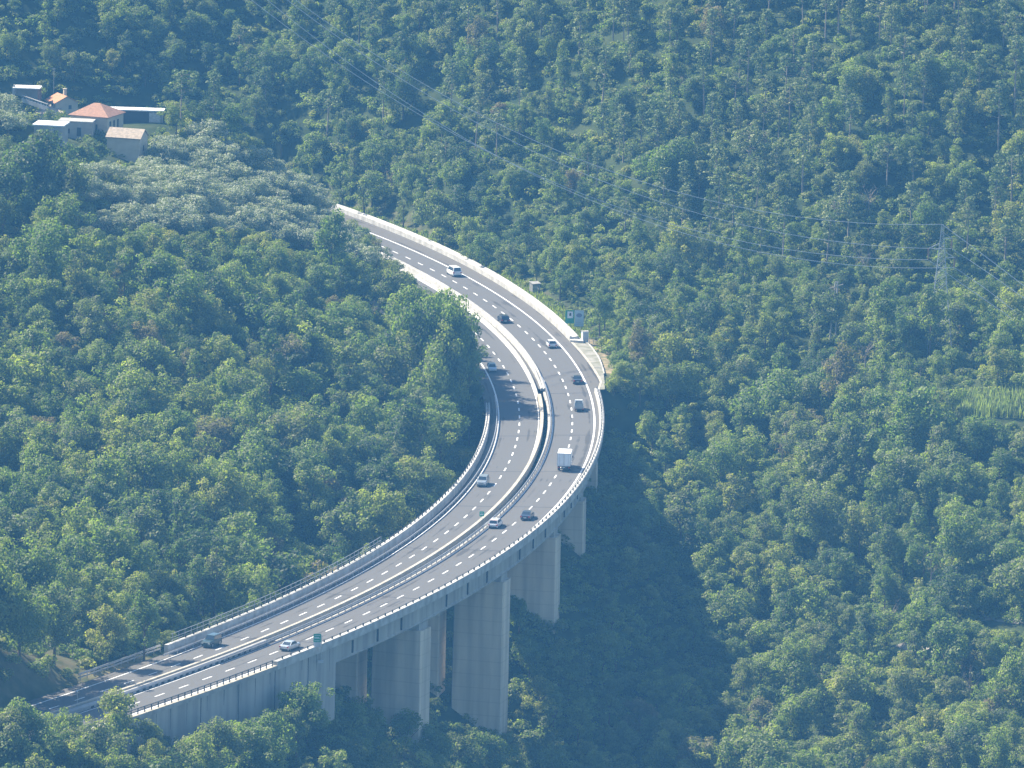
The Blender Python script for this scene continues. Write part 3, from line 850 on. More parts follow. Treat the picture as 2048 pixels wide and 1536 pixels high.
TRACK = [(1775, 1268), (1870, 1285), (1950, 1232), (2060, 1232), (2060, 1256), (1960, 1256), (1880, 1318), (1800, 1300)]

def keep_clear(px, py, x, y, s, o, R):
    if -84 < s < 172 and -16.8 - R * .45 < o < (9.4 if s < 108 else (12.8 if s < 156 else 8.5)) + R * .35: return True
    if 172 <= s < 409 and -17.2 - R * .85 < o < 8.5 + R * .3: return True
    if 409 <= s < 757 and -18.6 - R * .5 < o < 7.0 + R * .4: return True
    return False

trees = []    # (x, y, z, key, scale_xy, scale_z, rot, H, R, kind, hue, px, py)
def try_tree(x, y, key, sxy, sz, kind, hue, force=False, shrink=True, rot=None):
    d = SRC[key]; z = float(ground(x, y)[0])
    s, o = to_road(x, y); s = s[0]; o = o[0]
    H = d['H'] * sz; R = d['R'] * sxy
    if 396 < s < 450 and -42 < o < -16 and not force:
        lim = max(2.4, (-o - 17) * .62 + 1.5 + max(0, float(road(s, o)[2]) - z))
        if H > lim: f = lim / H; sxy *= max(f, .45); sz *= f; H = lim; R = d['R'] * sxy
    c = proj(np.array([x, y, z + H * .6]))
    if not force and keep_clear(c[0], c[1], x, y, s, o, R): return False
    if kind != 'olive' and not force:
        for _ in range(5):
            tp = proj(np.array([x, y, z + H * 1.02]))
            if not (in_poly(tp[0], tp[1], OLIVE) or in_poly(tp[0], tp[1], OLIVE2)): break
            sxy *= .8; sz *= .75; H *= .75; R *= .8
    for att in range(4):
        if not blocked(x, y, z, H, R, .55 if force else .8): break
        if force and att == 0: pass
        sxy *= .78; sz *= .78; H *= .78; R *= .78
    else:
        return False
    if kind != 'olive' and H < 2.0: return False
    trees.append((x, y, z, key, sxy, sz, rnd.uniform(0, 6.283) if rot is None else rot, H, R, kind, hue, c[0], c[1]))
    return True

def base_for_top(px, py, H, ylo=-330, yhi=420):
    prev = None
    for y in np.arange(ylo, yhi, 1.5):
        p = at_y(px, py, y); g = float(ground(p[0], y)[0]) + H
        if p[2] < g: return p[0], y
    return None

def pick_hue(px, py, x, y):
    n = float(_vn(np.array([x]), np.array([y]), .03, 21)[0])
    r = rnd.random()
    if px < 1000 and py > 430: w = [.42, .27, .17, .12, .015]
    elif px > 1200 and py > 560: w = [.42, .22, .26, .09, .02]
    else: w = [.38, .15, .28, .18, .02]
    if n > .25: w = [w[0], w[1] + .15, w[2], w[3] * .4, w[4]]
    if n < -.25: w = [w[0], w[1] * .5, w[2], w[3] + .14, w[4]]
    t = sum(w); a = 0
    for h, q in zip(HUES, w):
        a += q / t
        if r < a: return h
    return 'green'

def broad_key(h, sizes=None):
    while True:
        i = rnd.randrange(len(broad_kinds))
        if broad_kinds[i] == 'column' and rnd.random() < .4: continue
        if sizes and broad_kinds[i] not in sizes: continue
        k = 'broad_%d_%s' % (i, h)
        if k in SRC: return k

SHED = base_for_top(1070, 562, 2.3)
for a_ in range(1056, 1092, 4):
    for b_ in range(562, 600, 5): MV = np.vstack([MV, (a_, b_, SHED[1])])
for a_ in range(1140, 1174, 5):
    for b_ in range(628, 664, 5): MV = np.vstack([MV, (a_, b_, road(104.5, 9.6)[1])])
for poly, n_ in (([(212, 262), (285, 262), (285, 318), (218, 318)], 5), ([(60, 243), (240, 232), (240, 275), (75, 285)], 5), ([(95, 190), (165, 190), (165, 220), (95, 220)], 5), ([(22, 162), (80, 162), (80, 192), (22, 192)], 5), ([(210, 214), (330, 214), (330, 240), (210, 240)], 5), (REEDS, 5), ([(1955, 1236), (2060, 1236), (2060, 1252), (1955, 1250)], 4)):
    b_ = base_for_top(np.mean([q[0] for q in poly]), max(q[1] for q in poly), 0)
    for a_ in range(int(min(q[0] for q in poly)), int(max(q[0] for q in poly)), n_):
        for c_ in range(int(min(q[1] for q in poly)), int(max(q[1] for q in poly)), n_):
            if in_poly(a_, c_, poly): MV = np.vstack([MV, (a_, c_, b_[1])])
# trees the photograph shows clearly, and some added to shade the left bank, placed by the pixel of their top: (px, py, height, crown scale, hue)
HERO = [(-60, 1120, 16, 1.6, 'green', 'wide'), (-10, 1130, 15, 1.5, 'dark', 'round'), (40, 1160, 14, 1.4, 'green', 'wide'), (110, 1180, 13, 1.3, 'dull', 'multi'), (850, 573, 13, 1.5, 'green', 'wide'), (905, 640, 11, 1.15, 'green', 'round'), (800, 655, 11, 1.2, 'green', 'round'), (935, 690, 10, 1.0, 'green', 'multi'),
        (830, 712, 12, 1.35, 'yellow', 'wide'), (905, 740, 12, 1.2, 'green', 'round'), (950, 745, 10, 1.0, 'dark', 'round'), (880, 800, 11, 1.1, 'green', 'multi'), (940, 800, 10, 1, 'dark', 'tall'),
        (612, 602, 12, 1.15, 'green', 'tall'), (470, 520, 11, 1.3, 'green', 'wide'), (350, 520, 11, 1.2, 'green', 'round'), (60, 262, 17, 1.9, 'dark', 'wide'), (10, 330, 15, 1.5, 'dark', 'round'), (95, 350, 12, 1.2, 'dark', 'multi'),
        (790, 505, 7, .8, 'dull', 'round'), (820, 545, 8, .7, 'dull', 'small'), (700, 438, 5, .8, 'dull', 'small'), (722, 450, 6, .9, 'green', 'small'), (738, 462, 7, .9, 'dull', 'round'), (745, 478, 6, .9, 'rust', 'small'), (790, 500, 6, .8, 'green', 'small'), (180, 262, 6, .8, 'dull', 'round'),
        (75, 505, 13, .9, 'dull', 'tall'), (440, 830, 10, .9, 'yellow', 'tall'), (530, 815, 9, 1.0, 'green', 'round'), (600, 815, 9, 1.05, 'green', 'wide'), (290, 1185, 12, 1.1, 'green', 'tall'), (215, 1215, 10, 1.0, 'yellow', 'round'),
        (908, 425, 8, 1.15, 'green', 'round'), (640, 1180, 0, 0, '', ''), (1340, 285, 12, 1.5, 'green', 'wide'), (1258, 668, 6, 1.0, 'yellow', 'wide'), (1240, 700, 5, .9, 'green', 'small'), (1228, 740, 5, .9, 'yellow', 'small'),
        (1790, 495, 10, 1.2, 'dull', 'tall'), (1830, 1200, 11, 1.0, 'green', 'tall'), (1880, 1212, 10, .9, 'green', 'round'), (1940, 1205, 11, 1.1, 'green', 'tall'),
        (1525, 1400, 9, 1.0, 'rust', 'round'), (1130, 430, 8, .9, 'green', 'tall'),
        (-45, 1405, 11, 1.3, 'green', 'wide'), (15, 1425, 11, 1.3, 'dull', 'round'), (75, 1442, 11, 1.2, 'green', 'wide'), (-5, 1470, 10, 1.3, 'green', 'wide'), (235, 1385, 11, 1.1, 'yellow', 'round'), (130, 1395, 12, 1.1, 'green', 'multi'), (40, 1400, 12, 1.2, 'green', 'round'), (310, 1388, 11, .9, 'green', 'tall'), (180, 1440, 11, 1.3, 'dull', 'wide'),
        (400, 1462, 11, 1.1, 'green', 'wide'), (440, 1450, 11, 1.1, 'dull', 'round'), (520, 1428, 11, 1.1, 'green', 'wide'), (560, 1405, 11, 1.0, 'yellow', 'round'), (615, 1380, 11, 1.1, 'green', 'multi'), (695, 1400, 10, 1.1, 'green', 'wide'), (725, 1392, 10, 1.0, 'dull', 'round'), (500, 1448, 11, 1.2, 'green', 'multi'), (860, 1452, 9, 1.1, 'green', 'wide'), (920, 1462, 8, 1.0, 'dull', 'round'), (980, 1470, 8, 1.0, 'green', 'wide'), (480, 1415, 10, 1.1, 'green', 'round'), (590, 1370, 10, 1.0, 'green', 'round'), (660, 1392, 9, 1.1, 'green', 'wide'), (750, 1385, 12, 1.1, 'green', 'tall'), (810, 1420, 10, 1.1, 'green', 'round'),
        (1060, 1290, 7, .8, 'green', 'small'), (1080, 1350, 8, .9, 'yellow', 'round'), (1040, 1200, 7, .7, 'green', 'small'), (1050, 1260, 8, .8, 'green', 'round')]
for (px, py, H, cs, hue, kd) in HERO:
    if not H: continue
    b = base_for_top(px, py, H)
    if b is None: continue
    k = broad_key(hue, [kd]) if any(('broad_%d_%s' % (i, hue)) in SRC and broad_kinds[i] == kd for i in range(len(broad_kinds))) else broad_key(hue)
    try_tree(b[0], b[1], k, cs, H / SRC[k]['H'], 'broad', hue, force=True)
for (s_, o_, H, cs, kd, hu) in ((128, -21.5, 11, .95, 'tall', 'green'), (140, -22, 13, 1.15, 'round', 'yellow'), (151, -22.5, 14, 1.2, 'multi', 'green'), (161, -23, 16, 1.35, 'round', 'dark'), (168, -23.5, 17.5, 1.4, 'multi', 'green'), (175, -23, 20.5, 1.35, 'round', 'dark'), (182, -23.5, 20.5, 1.35, 'multi', 'green'), (178, -28, 21, 1.5, 'wide', 'green'), (186, -28, 20, 1.5, 'wide', 'dark'), (188, -25, 17, 1.3, 'round', 'yellow'), (195, -27, 14, 1.3, 'wide', 'green'), (171, -30, 17, 1.4, 'wide', 'dark'),
        (468, -26, 12, 1.2, 'tall', 'green'), (478, -26, 13, 1.3, 'wide', 'dark'), (490, -25, 12, 1.2, 'round', 'green')):
    x_, y_, _ = road(s_, o_); k = broad_key(hu, [kd]); d_ = SRC[k]; z_ = float(ground(x_, y_)[0])
    H = H + max(0, float(road(s_, o_)[2]) - z_); R_ = d_['R'] * cs; c_ = proj(np.array([x_, y_, z_ + H * .6]))
    trees.append((float(x_), float(y_), z_, k, cs, H / d_['H'], rnd.uniform(0, 6.28), H, R_, 'broad', hu, c_[0], c_[1]))
for s_ in np.arange(-78, 6, 5.5):
    for o_, H in ((-18.6, 6.5), (-22.5, 7.5)):
        x_, y_, _ = road(s_, o_); k = broad_key(rnd.choice(['dull', 'green', 'dark']), ['round', 'ragged', 'multi']); d_ = SRC[k]; z_ = float(ground(x_, y_)[0])
        f = H * rnd.uniform(.85, 1.1) / d_['H']; R_ = d_['R'] * .95; c_ = proj(np.array([x_, y_, z_ + H * .6]))
        if c_[0] + R_ * 8.5 > 748: continue
        trees.append((float(x_), float(y_), z_, k, .95, f, rnd.uniform(0, 6.28), H, R_, 'broad', k.split('_')[-1], c_[0], c_[1]))
heroes = len(trees)

# the wood itself
step = 5.6
for yy in np.arange(-370, 400, step):
    for xx in np.arange(-205, 226, step):
        x = xx + rnd.uniform(-.48, .48) * step; y = yy + rnd.uniform(-.48, .48) * step
        z = float(ground(x, y)[0]); px, py = proj(np.array([x, y, z + 4.0]))
        if not (-430 < px < 2480 and -240 < py < 1800): continue
        zg = proj(np.array([x, y, z]))
        if any(in_poly(zg[0], zg[1], P) for P in (REEDS, BANK, PATCH, TRACK, SIGNZ)): continue
        if in_poly(zg[0], zg[1], GARDEN): continue
        if any((x - trees[i][0]) ** 2 + (y - trees[i][1]) ** 2 < (trees[i][8] * .75) ** 2 for i in range(heroes)): continue
        s, o = to_road(x, y); s = s[0]; o = o[0]
        if in_poly(px, py, OLIVE) or in_poly(px, py, OLIVE2):
            if rnd.random() < .93:
                k = 'olive_%d' % rnd.randrange(4); q = rnd.uniform(.9, 1.4)
                try_tree(x, y, k, q * 1.25, q, 'olive', 'silver'); continue
        hill = py < 440 or (px > 1250 and py < 520)
        pine_p = 0
        if hill:
            pine_p = .62 if px > 1250 else (.40 if px > 880 and py < 300 else .10)
            if px > 1700 and py < 560: pine_p = .45
            pine_p *= 1.3 if _vn(np.array([x]), np.array([y]), .025, 33)[0] > 0 else .6
        if rnd.random() < pine_p:
            i = rnd.randrange(5); q = rnd.uniform(.75, 1.2)
            try_tree(x, y, 'pine_%d' % i, q * 1.05, q, 'pine', 'needle'); continue
        if rnd.random() < .012:
            try_tree(x, y, 'bare_0', rnd.uniform(.8, 1.1), rnd.uniform(.8, 1.2), 'bare', 'bare'); continue
        hue = pick_hue(px, py, x, y)
        big = float(_vn(np.array([x]), np.array([y]), .05, 9)[0]) * .5 + .5
        if (px > 1100 and py > 640):      # younger growth on the ravine side
            q = (rnd.uniform(.46, .8) + .6 * big) * (1.35 if rnd.random() < .15 else 1); sizes = None
        elif hill: q = rnd.uniform(.45, .8) + .4 * big; sizes = None
        elif px < 980: q = (rnd.uniform(.52, .9) + .68 * big) * (1.3 if rnd.random() < .2 else 1); sizes = ['round', 'tall', 'wide', 'multi', 'column', 'ragged', 'spire']
        else: q = rnd.uniform(.5, .9); sizes = None
        # thin out: gaps between the crowns
        if rnd.random() < (.22 if big > .35 else .32): continue
        if 150 < s < 412 and 5 < o < 40: q *= .8
        k = broad_key(hue, sizes)
        try_tree(x, y, k, q * rnd.uniform(.88, 1.12), q * rnd.uniform(.85, 1.15), 'broad', hue)
print('trees', len(trees), {k: sum(t[9] == k for t in trees) for k in ('broad', 'pine', 'olive', 'bare')})

# ------------------------------------------------------------------ individuals: the ones that show largest
def zone(px, py):
    if py > 1330 and px < 1120: return 'in the foreground wood below the viaduct'
    if px < 1000 and py > 600: return 'on the wooded hill inside the motorway bend'
    if px < 760 and py > 400: return 'on the wooded hill below the olive grove'
    if px > 1000 and py > 800: return 'on the ravine side to the right of the viaduct'
    if px > 1180 and py > 520: return 'on the slope between the sign and the lattice pylon'
    if px > 1250: return 'on the far pine hillside at the upper right'
    if px < 420: return 'around the hamlet of tiled houses'
    return 'on the far hillside above the motorway'
HUEW = {'green': 'green', 'yellow': 'yellow-green', 'dull': 'dull olive-green', 'dark': 'dark green', 'rust': 'rust-brown', 'needle': 'green', 'silver': 'silvery grey', 'bare': 'greyish'}
def make_tree(t):
    x, y, z, key, sxy, sz, rot, H, R, kind, hue, px, py = t
    cr, tr = part_meshes(key)
    name = {'broad': 'broadleaf_tree', 'pine': 'pine_tree', 'olive': 'olive_tree', 'bare': 'dead_tree'}[kind]
    r = bpy.data.objects.new(name, None); r.empty_display_size = .5
    r.location = (x, y, z - .2); r.rotation_euler = (0, 0, rot); r.scale = (sxy, sxy, sz); COL.objects.link(r)
    for nm, me in (('crown', cr), ('trunk', tr)):
        c = bpy.data.objects.new(nm, me); COL.objects.link(c); c.parent = r
    k = SRC[key].get('k', '')
    zz = zone(px, py)
    if kind == 'broad':
        sh = {'round': 'round', 'tall': 'tall', 'wide': 'broad', 'multi': 'uneven', 'small': 'small', 'column': 'narrow upright', 'spire': 'pointed', 'ragged': 'ragged open'}[k]
        lab = '%s %s broadleaf tree %s' % (sh, HUEW[hue], zz); cat = 'tree'; g = 'broadleaf trees of the valley woods'
    elif kind == 'pine': lab = 'thin-stemmed pine with flat tufts %s' % zz; cat = 'pine tree'; g = 'pines of the hillside woods'
    elif kind == 'olive': lab = 'low silvery olive tree %s' % ('in the terraced grove below the houses' if py > 250 else 'beside the terrace wall at the left edge'); cat = 'olive tree'; g = 'olive trees of the terraced grove'
    else: lab = 'leafless greyish dying tree %s' % zz; cat = 'tree'; g = 'dying trees in the woods'
    tag(r, lab, cat, g); return r

def shows(t): return -10 < t[11] < 2058 and -20 < t[12] < 1560
def ravine_hidden(t): return False
indiv = set()
for kind, lim in (('broad', 300), ('pine', 300), ('olive', 300), ('bare', 60)):
    c = [i for i, t in enumerate(trees) if t[9] == kind and shows(t)]
    c.sort(key=lambda i: -trees[i][7] * trees[i][8] / (trees[i][1] + 1600) ** 2 - (1e9 if i < heroes else 0))
    indiv.update(c[:lim])
for i in sorted(indiv): make_tree(trees[i])
rest = [t for i, t in enumerate(trees) if i not in indiv]

# ------------------------------------------------------------------ the rest of the wood and the undergrowth, as stuff
def scatter(name, label, items, use):
    """items: (x, y, z, key, sxy, sz, rot); one object, geometry nodes instance the tree meshes on its points"""
    me = bpy.data.meshes.new(name); me.from_pydata([it[:3] for it in items], [], [])
    keys = sorted(set(it[3] for it in items))
    me.attributes.new('variant', 'INT', 'POINT').data.foreach_set('value', [keys.index(it[3]) for it in items])
    me.attributes.new('size', 'FLOAT_VECTOR', 'POINT').data.foreach_set('vector', [c for it in items for c in (it[4], it[4], it[5])])
    me.attributes.new('turn', 'FLOAT_VECTOR', 'POINT').data.foreach_set('vector', [c for it in items for c in (0, 0, it[6])])
    me.update()
    ob = link(bpy.data.objects.new(name, me)); tag(ob, label, None, None, 'stuff')
    ng = bpy.data.node_groups.new(name, 'GeometryNodeTree')
    ng.interface.new_socket('Geometry', in_out='INPUT', socket_type='NodeSocketGeometry')
    ng.interface.new_socket('Geometry', in_out='OUTPUT', socket_type='NodeSocketGeometry')
    gi = ng.nodes.new('NodeGroupInput'); go = ng.nodes.new('NodeGroupOutput'); jn = ng.nodes.new('GeometryNodeJoinGeometry')
    def attr(nm, tp):
        a = ng.nodes.new('GeometryNodeInputNamedAttribute'); a.data_type = tp; a.inputs['Name'].default_value = nm; return a
    av = attr('variant', 'INT'); az = attr('size', 'FLOAT_VECTOR'); at_ = attr('turn', 'FLOAT_VECTOR')
    for j, k in enumerate(keys):
        so = bpy.data.objects.new('source_' + k, SRC[k]['mesh'])
        oi = ng.nodes.new('GeometryNodeObjectInfo'); oi.inputs['Object'].default_value = so; oi.inputs['As Instance'].default_value = True
        cmp_ = ng.nodes.new('FunctionNodeCompare'); cmp_.data_type = 'INT'; cmp_.operation = 'EQUAL'
        ng.links.new(av.outputs['Attribute'], cmp_.inputs[2]); cmp_.inputs[3].default_value = j
        ip_ = ng.nodes.new('GeometryNodeInstanceOnPoints')
        ng.links.new(gi.outputs[0], ip_.inputs['Points']); ng.links.new(cmp_.outputs[0], ip_.inputs['Selection'])
        ng.links.new(oi.outputs['Geometry'], ip_.inputs['Instance'])
        ng.links.new(az.outputs['Attribute'], ip_.inputs['Scale'])
        er = ng.nodes.new('FunctionNodeEulerToRotation'); ng.links.new(at_.outputs['Attribute'], er.inputs[0]); ng.links.new(er.outputs[0], ip_.inputs['Rotation'])
        ng.links.new(ip_.outputs[0], jn.inputs[0])
    ng.links.new(jn.outputs[0], go.inputs[0])
    md = ob.modifiers.new('scatter', 'NODES'); md.node_group = ng
    return ob
scatter('forest', 'dense mixed wood of broadleaf trees and pines covering the hillsides', [(t[0], t[1], t[2] - .2, t[3], t[4], t[5], t[6]) for t in rest], None)

shr = []
for yy in np.arange(-370, 400, 2.75):
    for xx in np.arange(-205, 226, 2.75):
        x = xx + rnd.uniform(-1.5, 1.5); y = yy + rnd.uniform(-1.5, 1.5)
        z = float(ground(x, y)[0]); px, py = proj(np.array([x, y, z + 1]))
        if not (-430 < px < 2480 and -240 < py < 1800): continue
        if any(in_poly(px, py, P) for P in (REEDS, PATCH, TRACK)): continue
        if in_poly(px, py, BANK) and rnd.random() < .6: continue
        if in_poly(px, py, GARDEN) and rnd.random() < .35: continue
        vine = in_poly(px, py, VINE)
        s, o = to_road(x, y); s = s[0]; o = o[0]
        if -84 < s < 172 and -17.6 < o < (11.6 if s < 108 else (12.4 if s < 156 else 8)): continue
        if 172 <= s < 409 and -18 < o < 7 and s > 395: continue
        if 409 <= s < 757 and -19 < o < 7.5: continue
        q = rnd.uniform(.65, 1.3) if not vine else .9
        if s < 112 and 9 < o < 18: q *= .6
        keys = [k for k in SRC if k.startswith('shrub')]
        k = rnd.choice(keys) if not vine else 'shrub_0_yellow'
        if blocked(x, y, z, 2.4 * q, 1.7 * q): continue
        shr.append((x, y, z - .15, k, q, q * rnd.uniform(.7, 1.1), rnd.uniform(0, 6.28)))
scatter('undergrowth', 'low green scrub and brambles covering the ground between the trees', shr, None)

# reed bed at the right edge
V = []; Fq = []; T = []
for i in range(2600):
    px = rnd.uniform(1890, 2075); py = rnd.uniform(796, 838) - max(0, (1960 - px)) * .0
    b = base_for_top(px, py, .1)
    if b is None: continue
    x, y = b; z = float(ground(x, y)[0]); h = rnd.uniform(1.6, 3.0); a = rnd.uniform(0, 6.28); l = rnd.uniform(.1, .6); wv = .09
    k = len(V); ca, sa = math.cos(a), math.sin(a)
    V += [(x - sa * wv, y + ca * wv, z), (x + sa * wv, y - ca * wv, z), (x + ca * l * .4 + sa * wv, y + sa * l * .4 - ca * wv, z + h * .65), (x + ca * l * .4 - sa * wv, y + sa * l * .4 + ca * wv, z + h * .65), (x + ca * l, y + sa * l, z + h)]
    Fq += [(k, k + 1, k + 2, k + 3), (k + 3, k + 2, k + 4)]; T += [rnd.random()] * 2
me = bpy.data.meshes.new('reeds'); me.from_pydata(V, [], Fq); me.materials.append(M['reed'])
me.attributes.new('tint', 'FLOAT', 'FACE').data.foreach_set('value', np.array(T, np.float32)); me.update()
tag(link(bpy.data.objects.new('reeds', me)), 'patch of pale tall reeds at the right edge', None, None, 'stuff')
# grassy verge beyond the far wall
V = []; Fq = []; T = []
for i in range(8000):
    s = rnd.uniform(-60, 112); o = rnd.uniform(fw(s) + 1.9 if s < 112 else apr(min(s, 165)) + .4, (13.5 if s < 108 else 15.5))
    x, y, _ = road(s, o); z = float(ground(x, y)[0])
    h = rnd.uniform(.25, .8); a = rnd.uniform(0, 6.28); wv = rnd.uniform(.1, .22); k = len(V); ca, sa = math.cos(a), math.sin(a); l = rnd.uniform(0, .4)
    V += [(x - sa * wv, y + ca * wv, z - .1), (x + sa * wv, y - ca * wv, z - .1), (x + ca * l, y + sa * l, z + h)]; Fq.append((k, k + 1, k + 2)); T.append(rnd.random())
me = bpy.data.meshes.new('grass'); me.from_pydata(V, [], Fq); me.materials.append(M['vine'])
me.attributes.new('tint', 'FLOAT', 'FACE').data.foreach_set('value', np.array(T, np.float32)); me.update()
tag(link(bpy.data.objects.new('grass', me)), 'rough grass on the verge beyond the white wall', None, None, 'stuff')

# ------------------------------------------------------------------ vehicles
M['tyre'] = mat('tyre_rubber', (.02, .02, .02), .85, .2)
M['rim'] = mat('wheel_rim', (.45, .46, .47), .35, .5, metal=.8)
M['glass'] = mat('vehicle_glass', (.03, .045, .06), .12, .8)
M['red'] = mat('tail_light', (.45, .02, .02), .3, .5)
M['lamp'] = mat('head_light', (.75, .75, .72), .2, .6)
M['plate'] = mat('number_plate', (.7, .7, .66), .5, .3)
def paint(n, c, metal=0.0): return mat('car_paint_' + n, c, .28, .5, metal=metal, coat=.6)
PW = paint('white', (.72, .73, .72)); PS = paint('silver', (.50, .53, .55), .4); PD = paint('dark', (.035, .04, .05)); PG = paint('dark_green', (.03, .055, .05))
PB = paint('light_blue', (.42, .52, .60), .3); PT = paint('dark_blue', (.05, .07, .10), .3); PR = paint('grey', (.30, .34, .36), .3)

def loft(mb, rings, mi=0):
    n = len(rings[0]); vs = [p for r in rings for p in r]; fs = []
    for i in range(len(rings) - 1):
        for j in range(n):
            a = i * n + j; b = i * n + (j + 1) % n; fs.append((a, b, b + n, a + n))
    fs.append(tuple(range(n - 1, -1, -1))); fs.append(tuple((len(rings) - 1) * n + j for j in range(n)))
    return mb.add(vs, fs, mi)

def add_wheel(r, x, y, rad, w=.2):
    def disc(R, a, b):
        mb = MB(); mb.bar((a, 0, 0), (b, 0, 0), R, 18); return mb
    t = disc(rad, -w / 2, w / 2).build('wheel', M['tyre'], r); t.location = (x, y, rad)
    sg = 1 if x > 0 else -1
    m2 = disc(rad * .62, sg * (w / 2 - .03), sg * (w / 2 + .012)); q = m2.build('rim', M['rim'], t)

def inset(quad, k, off, n):
    c = sum((Vector(p) for p in quad), Vector()) / len(quad)
    return [c + (Vector(p) - c) * k + Vector(n) * off for p in quad]

def car(spec, name, label, s, o, toward, cat='car', px=None):
    """spec: L, W, H, hood, belt, cab=(y0,y1,y2,y3): rear foot, rear top, front top, front foot of the cabin, measured from the rear bumper"""
    L, W, H = spec['L'], spec['W'], spec['H']; belt = spec['belt']; zh = spec['hood']; zt = spec.get('trunk', belt); c0, c1, c2, c3 = spec['cab']
    col = spec['col']; g = .2; hw = W / 2
    t = road_dir(s); f = t if toward else -t
    p = road(s, o, .008)
    r = thing(name, p, math.atan2(f[1], f[0]) - math.pi / 2, label, cat, 'vehicles driving on the motorway')
    def ring(y, w, zt_, zb=g): return [(-w * .93, y, zb), (-w, y, zb + .18), (-w, y, zt_ - .12), (-w * .9, y, zt_), (w * .9, y, zt_), (w, y, zt_ - .12), (w, y, zb + .18), (w * .93, y, zb)]
    y0 = -L / 2
    st = [(0.0, .86, zt - .2), (.12, .95, zt - .05), (.5, .99, zt), (c0, 1.0, zt if zt < belt else belt), (c0 + .25, 1, belt), (c3 - .2, 1, belt), (c3, .99, belt - .02), (L - .55, .97, zh), (L - .15, .92, zh - .12), (L, .82, zh - .28)]
    st.sort()
    mb = MB(); loft(mb, [ring(y0 + y, hw * k, z) for y, k, z in st])
    body = fix_normals(mb.build('body', col, r, smooth=False))
    ti = .80
    B = [(-hw * .93, y0 + c0, belt - .03), (hw * .93, y0 + c0, belt - .03), (hw * .93, y0 + c3, belt - .03), (-hw * .93, y0 + c3, belt - .03)]
    T = [(-hw * ti, y0 + c1, H), (hw * ti, y0 + c1, H), (hw * ti, y0 + c2, H), (-hw * ti, y0 + c2, H)]
    T = [(x, y, z - .04) for x, y, z in T]; T2 = [(x * .93, y + (.12 if y < y0 + (c1 + c2) / 2 else -.12), H) for x, y, z in T]
    mb = MB(); loft(mb, [B, T, T2]); fix_normals(mb.build('cabin', col, r))
    def win(nm, quad, n, k=.86):
        m_ = MB(); m_.add([tuple(v) for v in inset(quad, k, .014, n)], [(0, 1, 2, 3)]); return m_.build(nm, M['glass'], r)
    win('rear_window', [B[0], B[1], T[1], T[0]], (0, -1, .4)); win('windscreen', [B[2], B[3], T[3], T[2]], (0, 1, .4))
    win('side_window', [B[1], B[2], T[2], T[1]], (1, 0, .25)); win('side_window', [B[3], B[0], T[0], T[3]], (-1, 0, .25))
    wr = spec.get('wr', .32)
    for x in (-hw + .11, hw - .11):
        for y in (y0 + .8, y0 + L - .82): add_wheel(r, x, y, wr)
    for x in (-1, 1):
        zz = zt - .25
        m_ = MB(); m_.box(x * hw * .80 - .14, x * hw * .80 + .14, y0 - .02, y0 + .1, zz - .13, zz + .1); m_.build('tail_light', M['red'], r)
        m_ = MB(); m_.box(x * hw * .66 - .18, x * hw * .66 + .18, y0 + L - .16, y0 + L + .015, zh - .46, zh - .3); m_.build('head_light', M['lamp'], r)
        m_ = MB(); m_.box(x * hw * 1.0 + (0 if x > 0 else -.16), x * hw * 1.0 + (.16 if x > 0 else 0), y0 + c3 - .65, y0 + c3 - .5, belt - .02, belt + .12); m_.build('wing_mirror', col, r)
    m_ = MB(); m_.box(-.26, .26, y0 - .025, y0 + .05, .48, .6); m_.build('number_plate', M['plate'], r)
    m_ = MB(); m_.box(-hw * .82, hw * .82, y0 - .04, y0 + .3, .2, .42); m_.box(-hw * .78, hw * .78, y0 + L - .3, y0 + L + .03, .2, .4); m_.build('bumper', M['darksteel'], r)
    return r
HATCH = dict(L=3.9, W=1.68, H=1.48, hood=.92, belt=.93, trunk=.93, cab=(.12, .55, 2.35, 3.05))
WAGON = dict(L=4.5, W=1.76, H=1.48, hood=.90, belt=.93, trunk=.93, cab=(.12, .45, 2.75, 3.55))
SEDAN = dict(L=4.6, W=1.78, H=1.42, hood=.90, belt=.92, trunk=.98, cab=(.75, 1.45, 2.7, 3.55))
SUV = dict(L=4.4, W=1.84, H=1.72, hood=1.08, belt=1.12, trunk=1.12, cab=(.12, .35, 2.6, 3.25), wr=.38)
JEEP = dict(L=4.2, W=1.8, H=1.9, hood=1.15, belt=1.2, trunk=1.2, cab=(.1, .2, 2.5, 2.85), wr=.41)
VAN = dict(L=4.8, W=1.9, H=1.95, hood=1.15, belt=1.15, trunk=1.15, cab=(.1, .25, 3.3, 4.1), wr=.34)
def S(b, c, **k): d = dict(b); d['col'] = c; d.update(k); return d
car(S(VAN, PW), 'minivan', 'white people carrier driving away near the top of the road', 37.5, 2.2, False, 'van')
car(S(WAGON, PD), 'dark_car', 'dark car with a pale roof edge driving away below the white people carrier', 92, -2.1, False)
car(S(HATCH, PW), 'white_car', 'white hatchback driving away level with the roadside cabinet', 121.6, 2.1, False)
car(S(SEDAN, PD), 'dark_car', 'black car with red lamps just before the viaduct, by the white edge line', 160.2, 2.5, False)
car(S(SEDAN, PT), 'blue_car', 'dark blue saloon driving away over the tallest piers', 294.9, 1.35, False)
w = car(S(WAGON, PW), 'white_car', 'white estate car with an orange stripe on its roof, passing the dark blue saloon', 303, -2.65, False)
M['orange'] = mat('orange_stripe', (.75, .22, .08), .5, .3)
mb = MB(); mb.box(-.6, .6, -1.75, -1.5, 1.483, 1.5); mb.build('roof_stripe', M['orange'], w)
mb = MB(); mb.box(-.55, .55, -.5, -.2, 1.483, 1.6); mb.build('light_bar', M['lamp'], w)
car(S(SEDAN, PS, L=4.7, trunk=1.0), 'silver_car', 'silver saloon driving away beside the green and white sign', 414.3, 1.0, False)
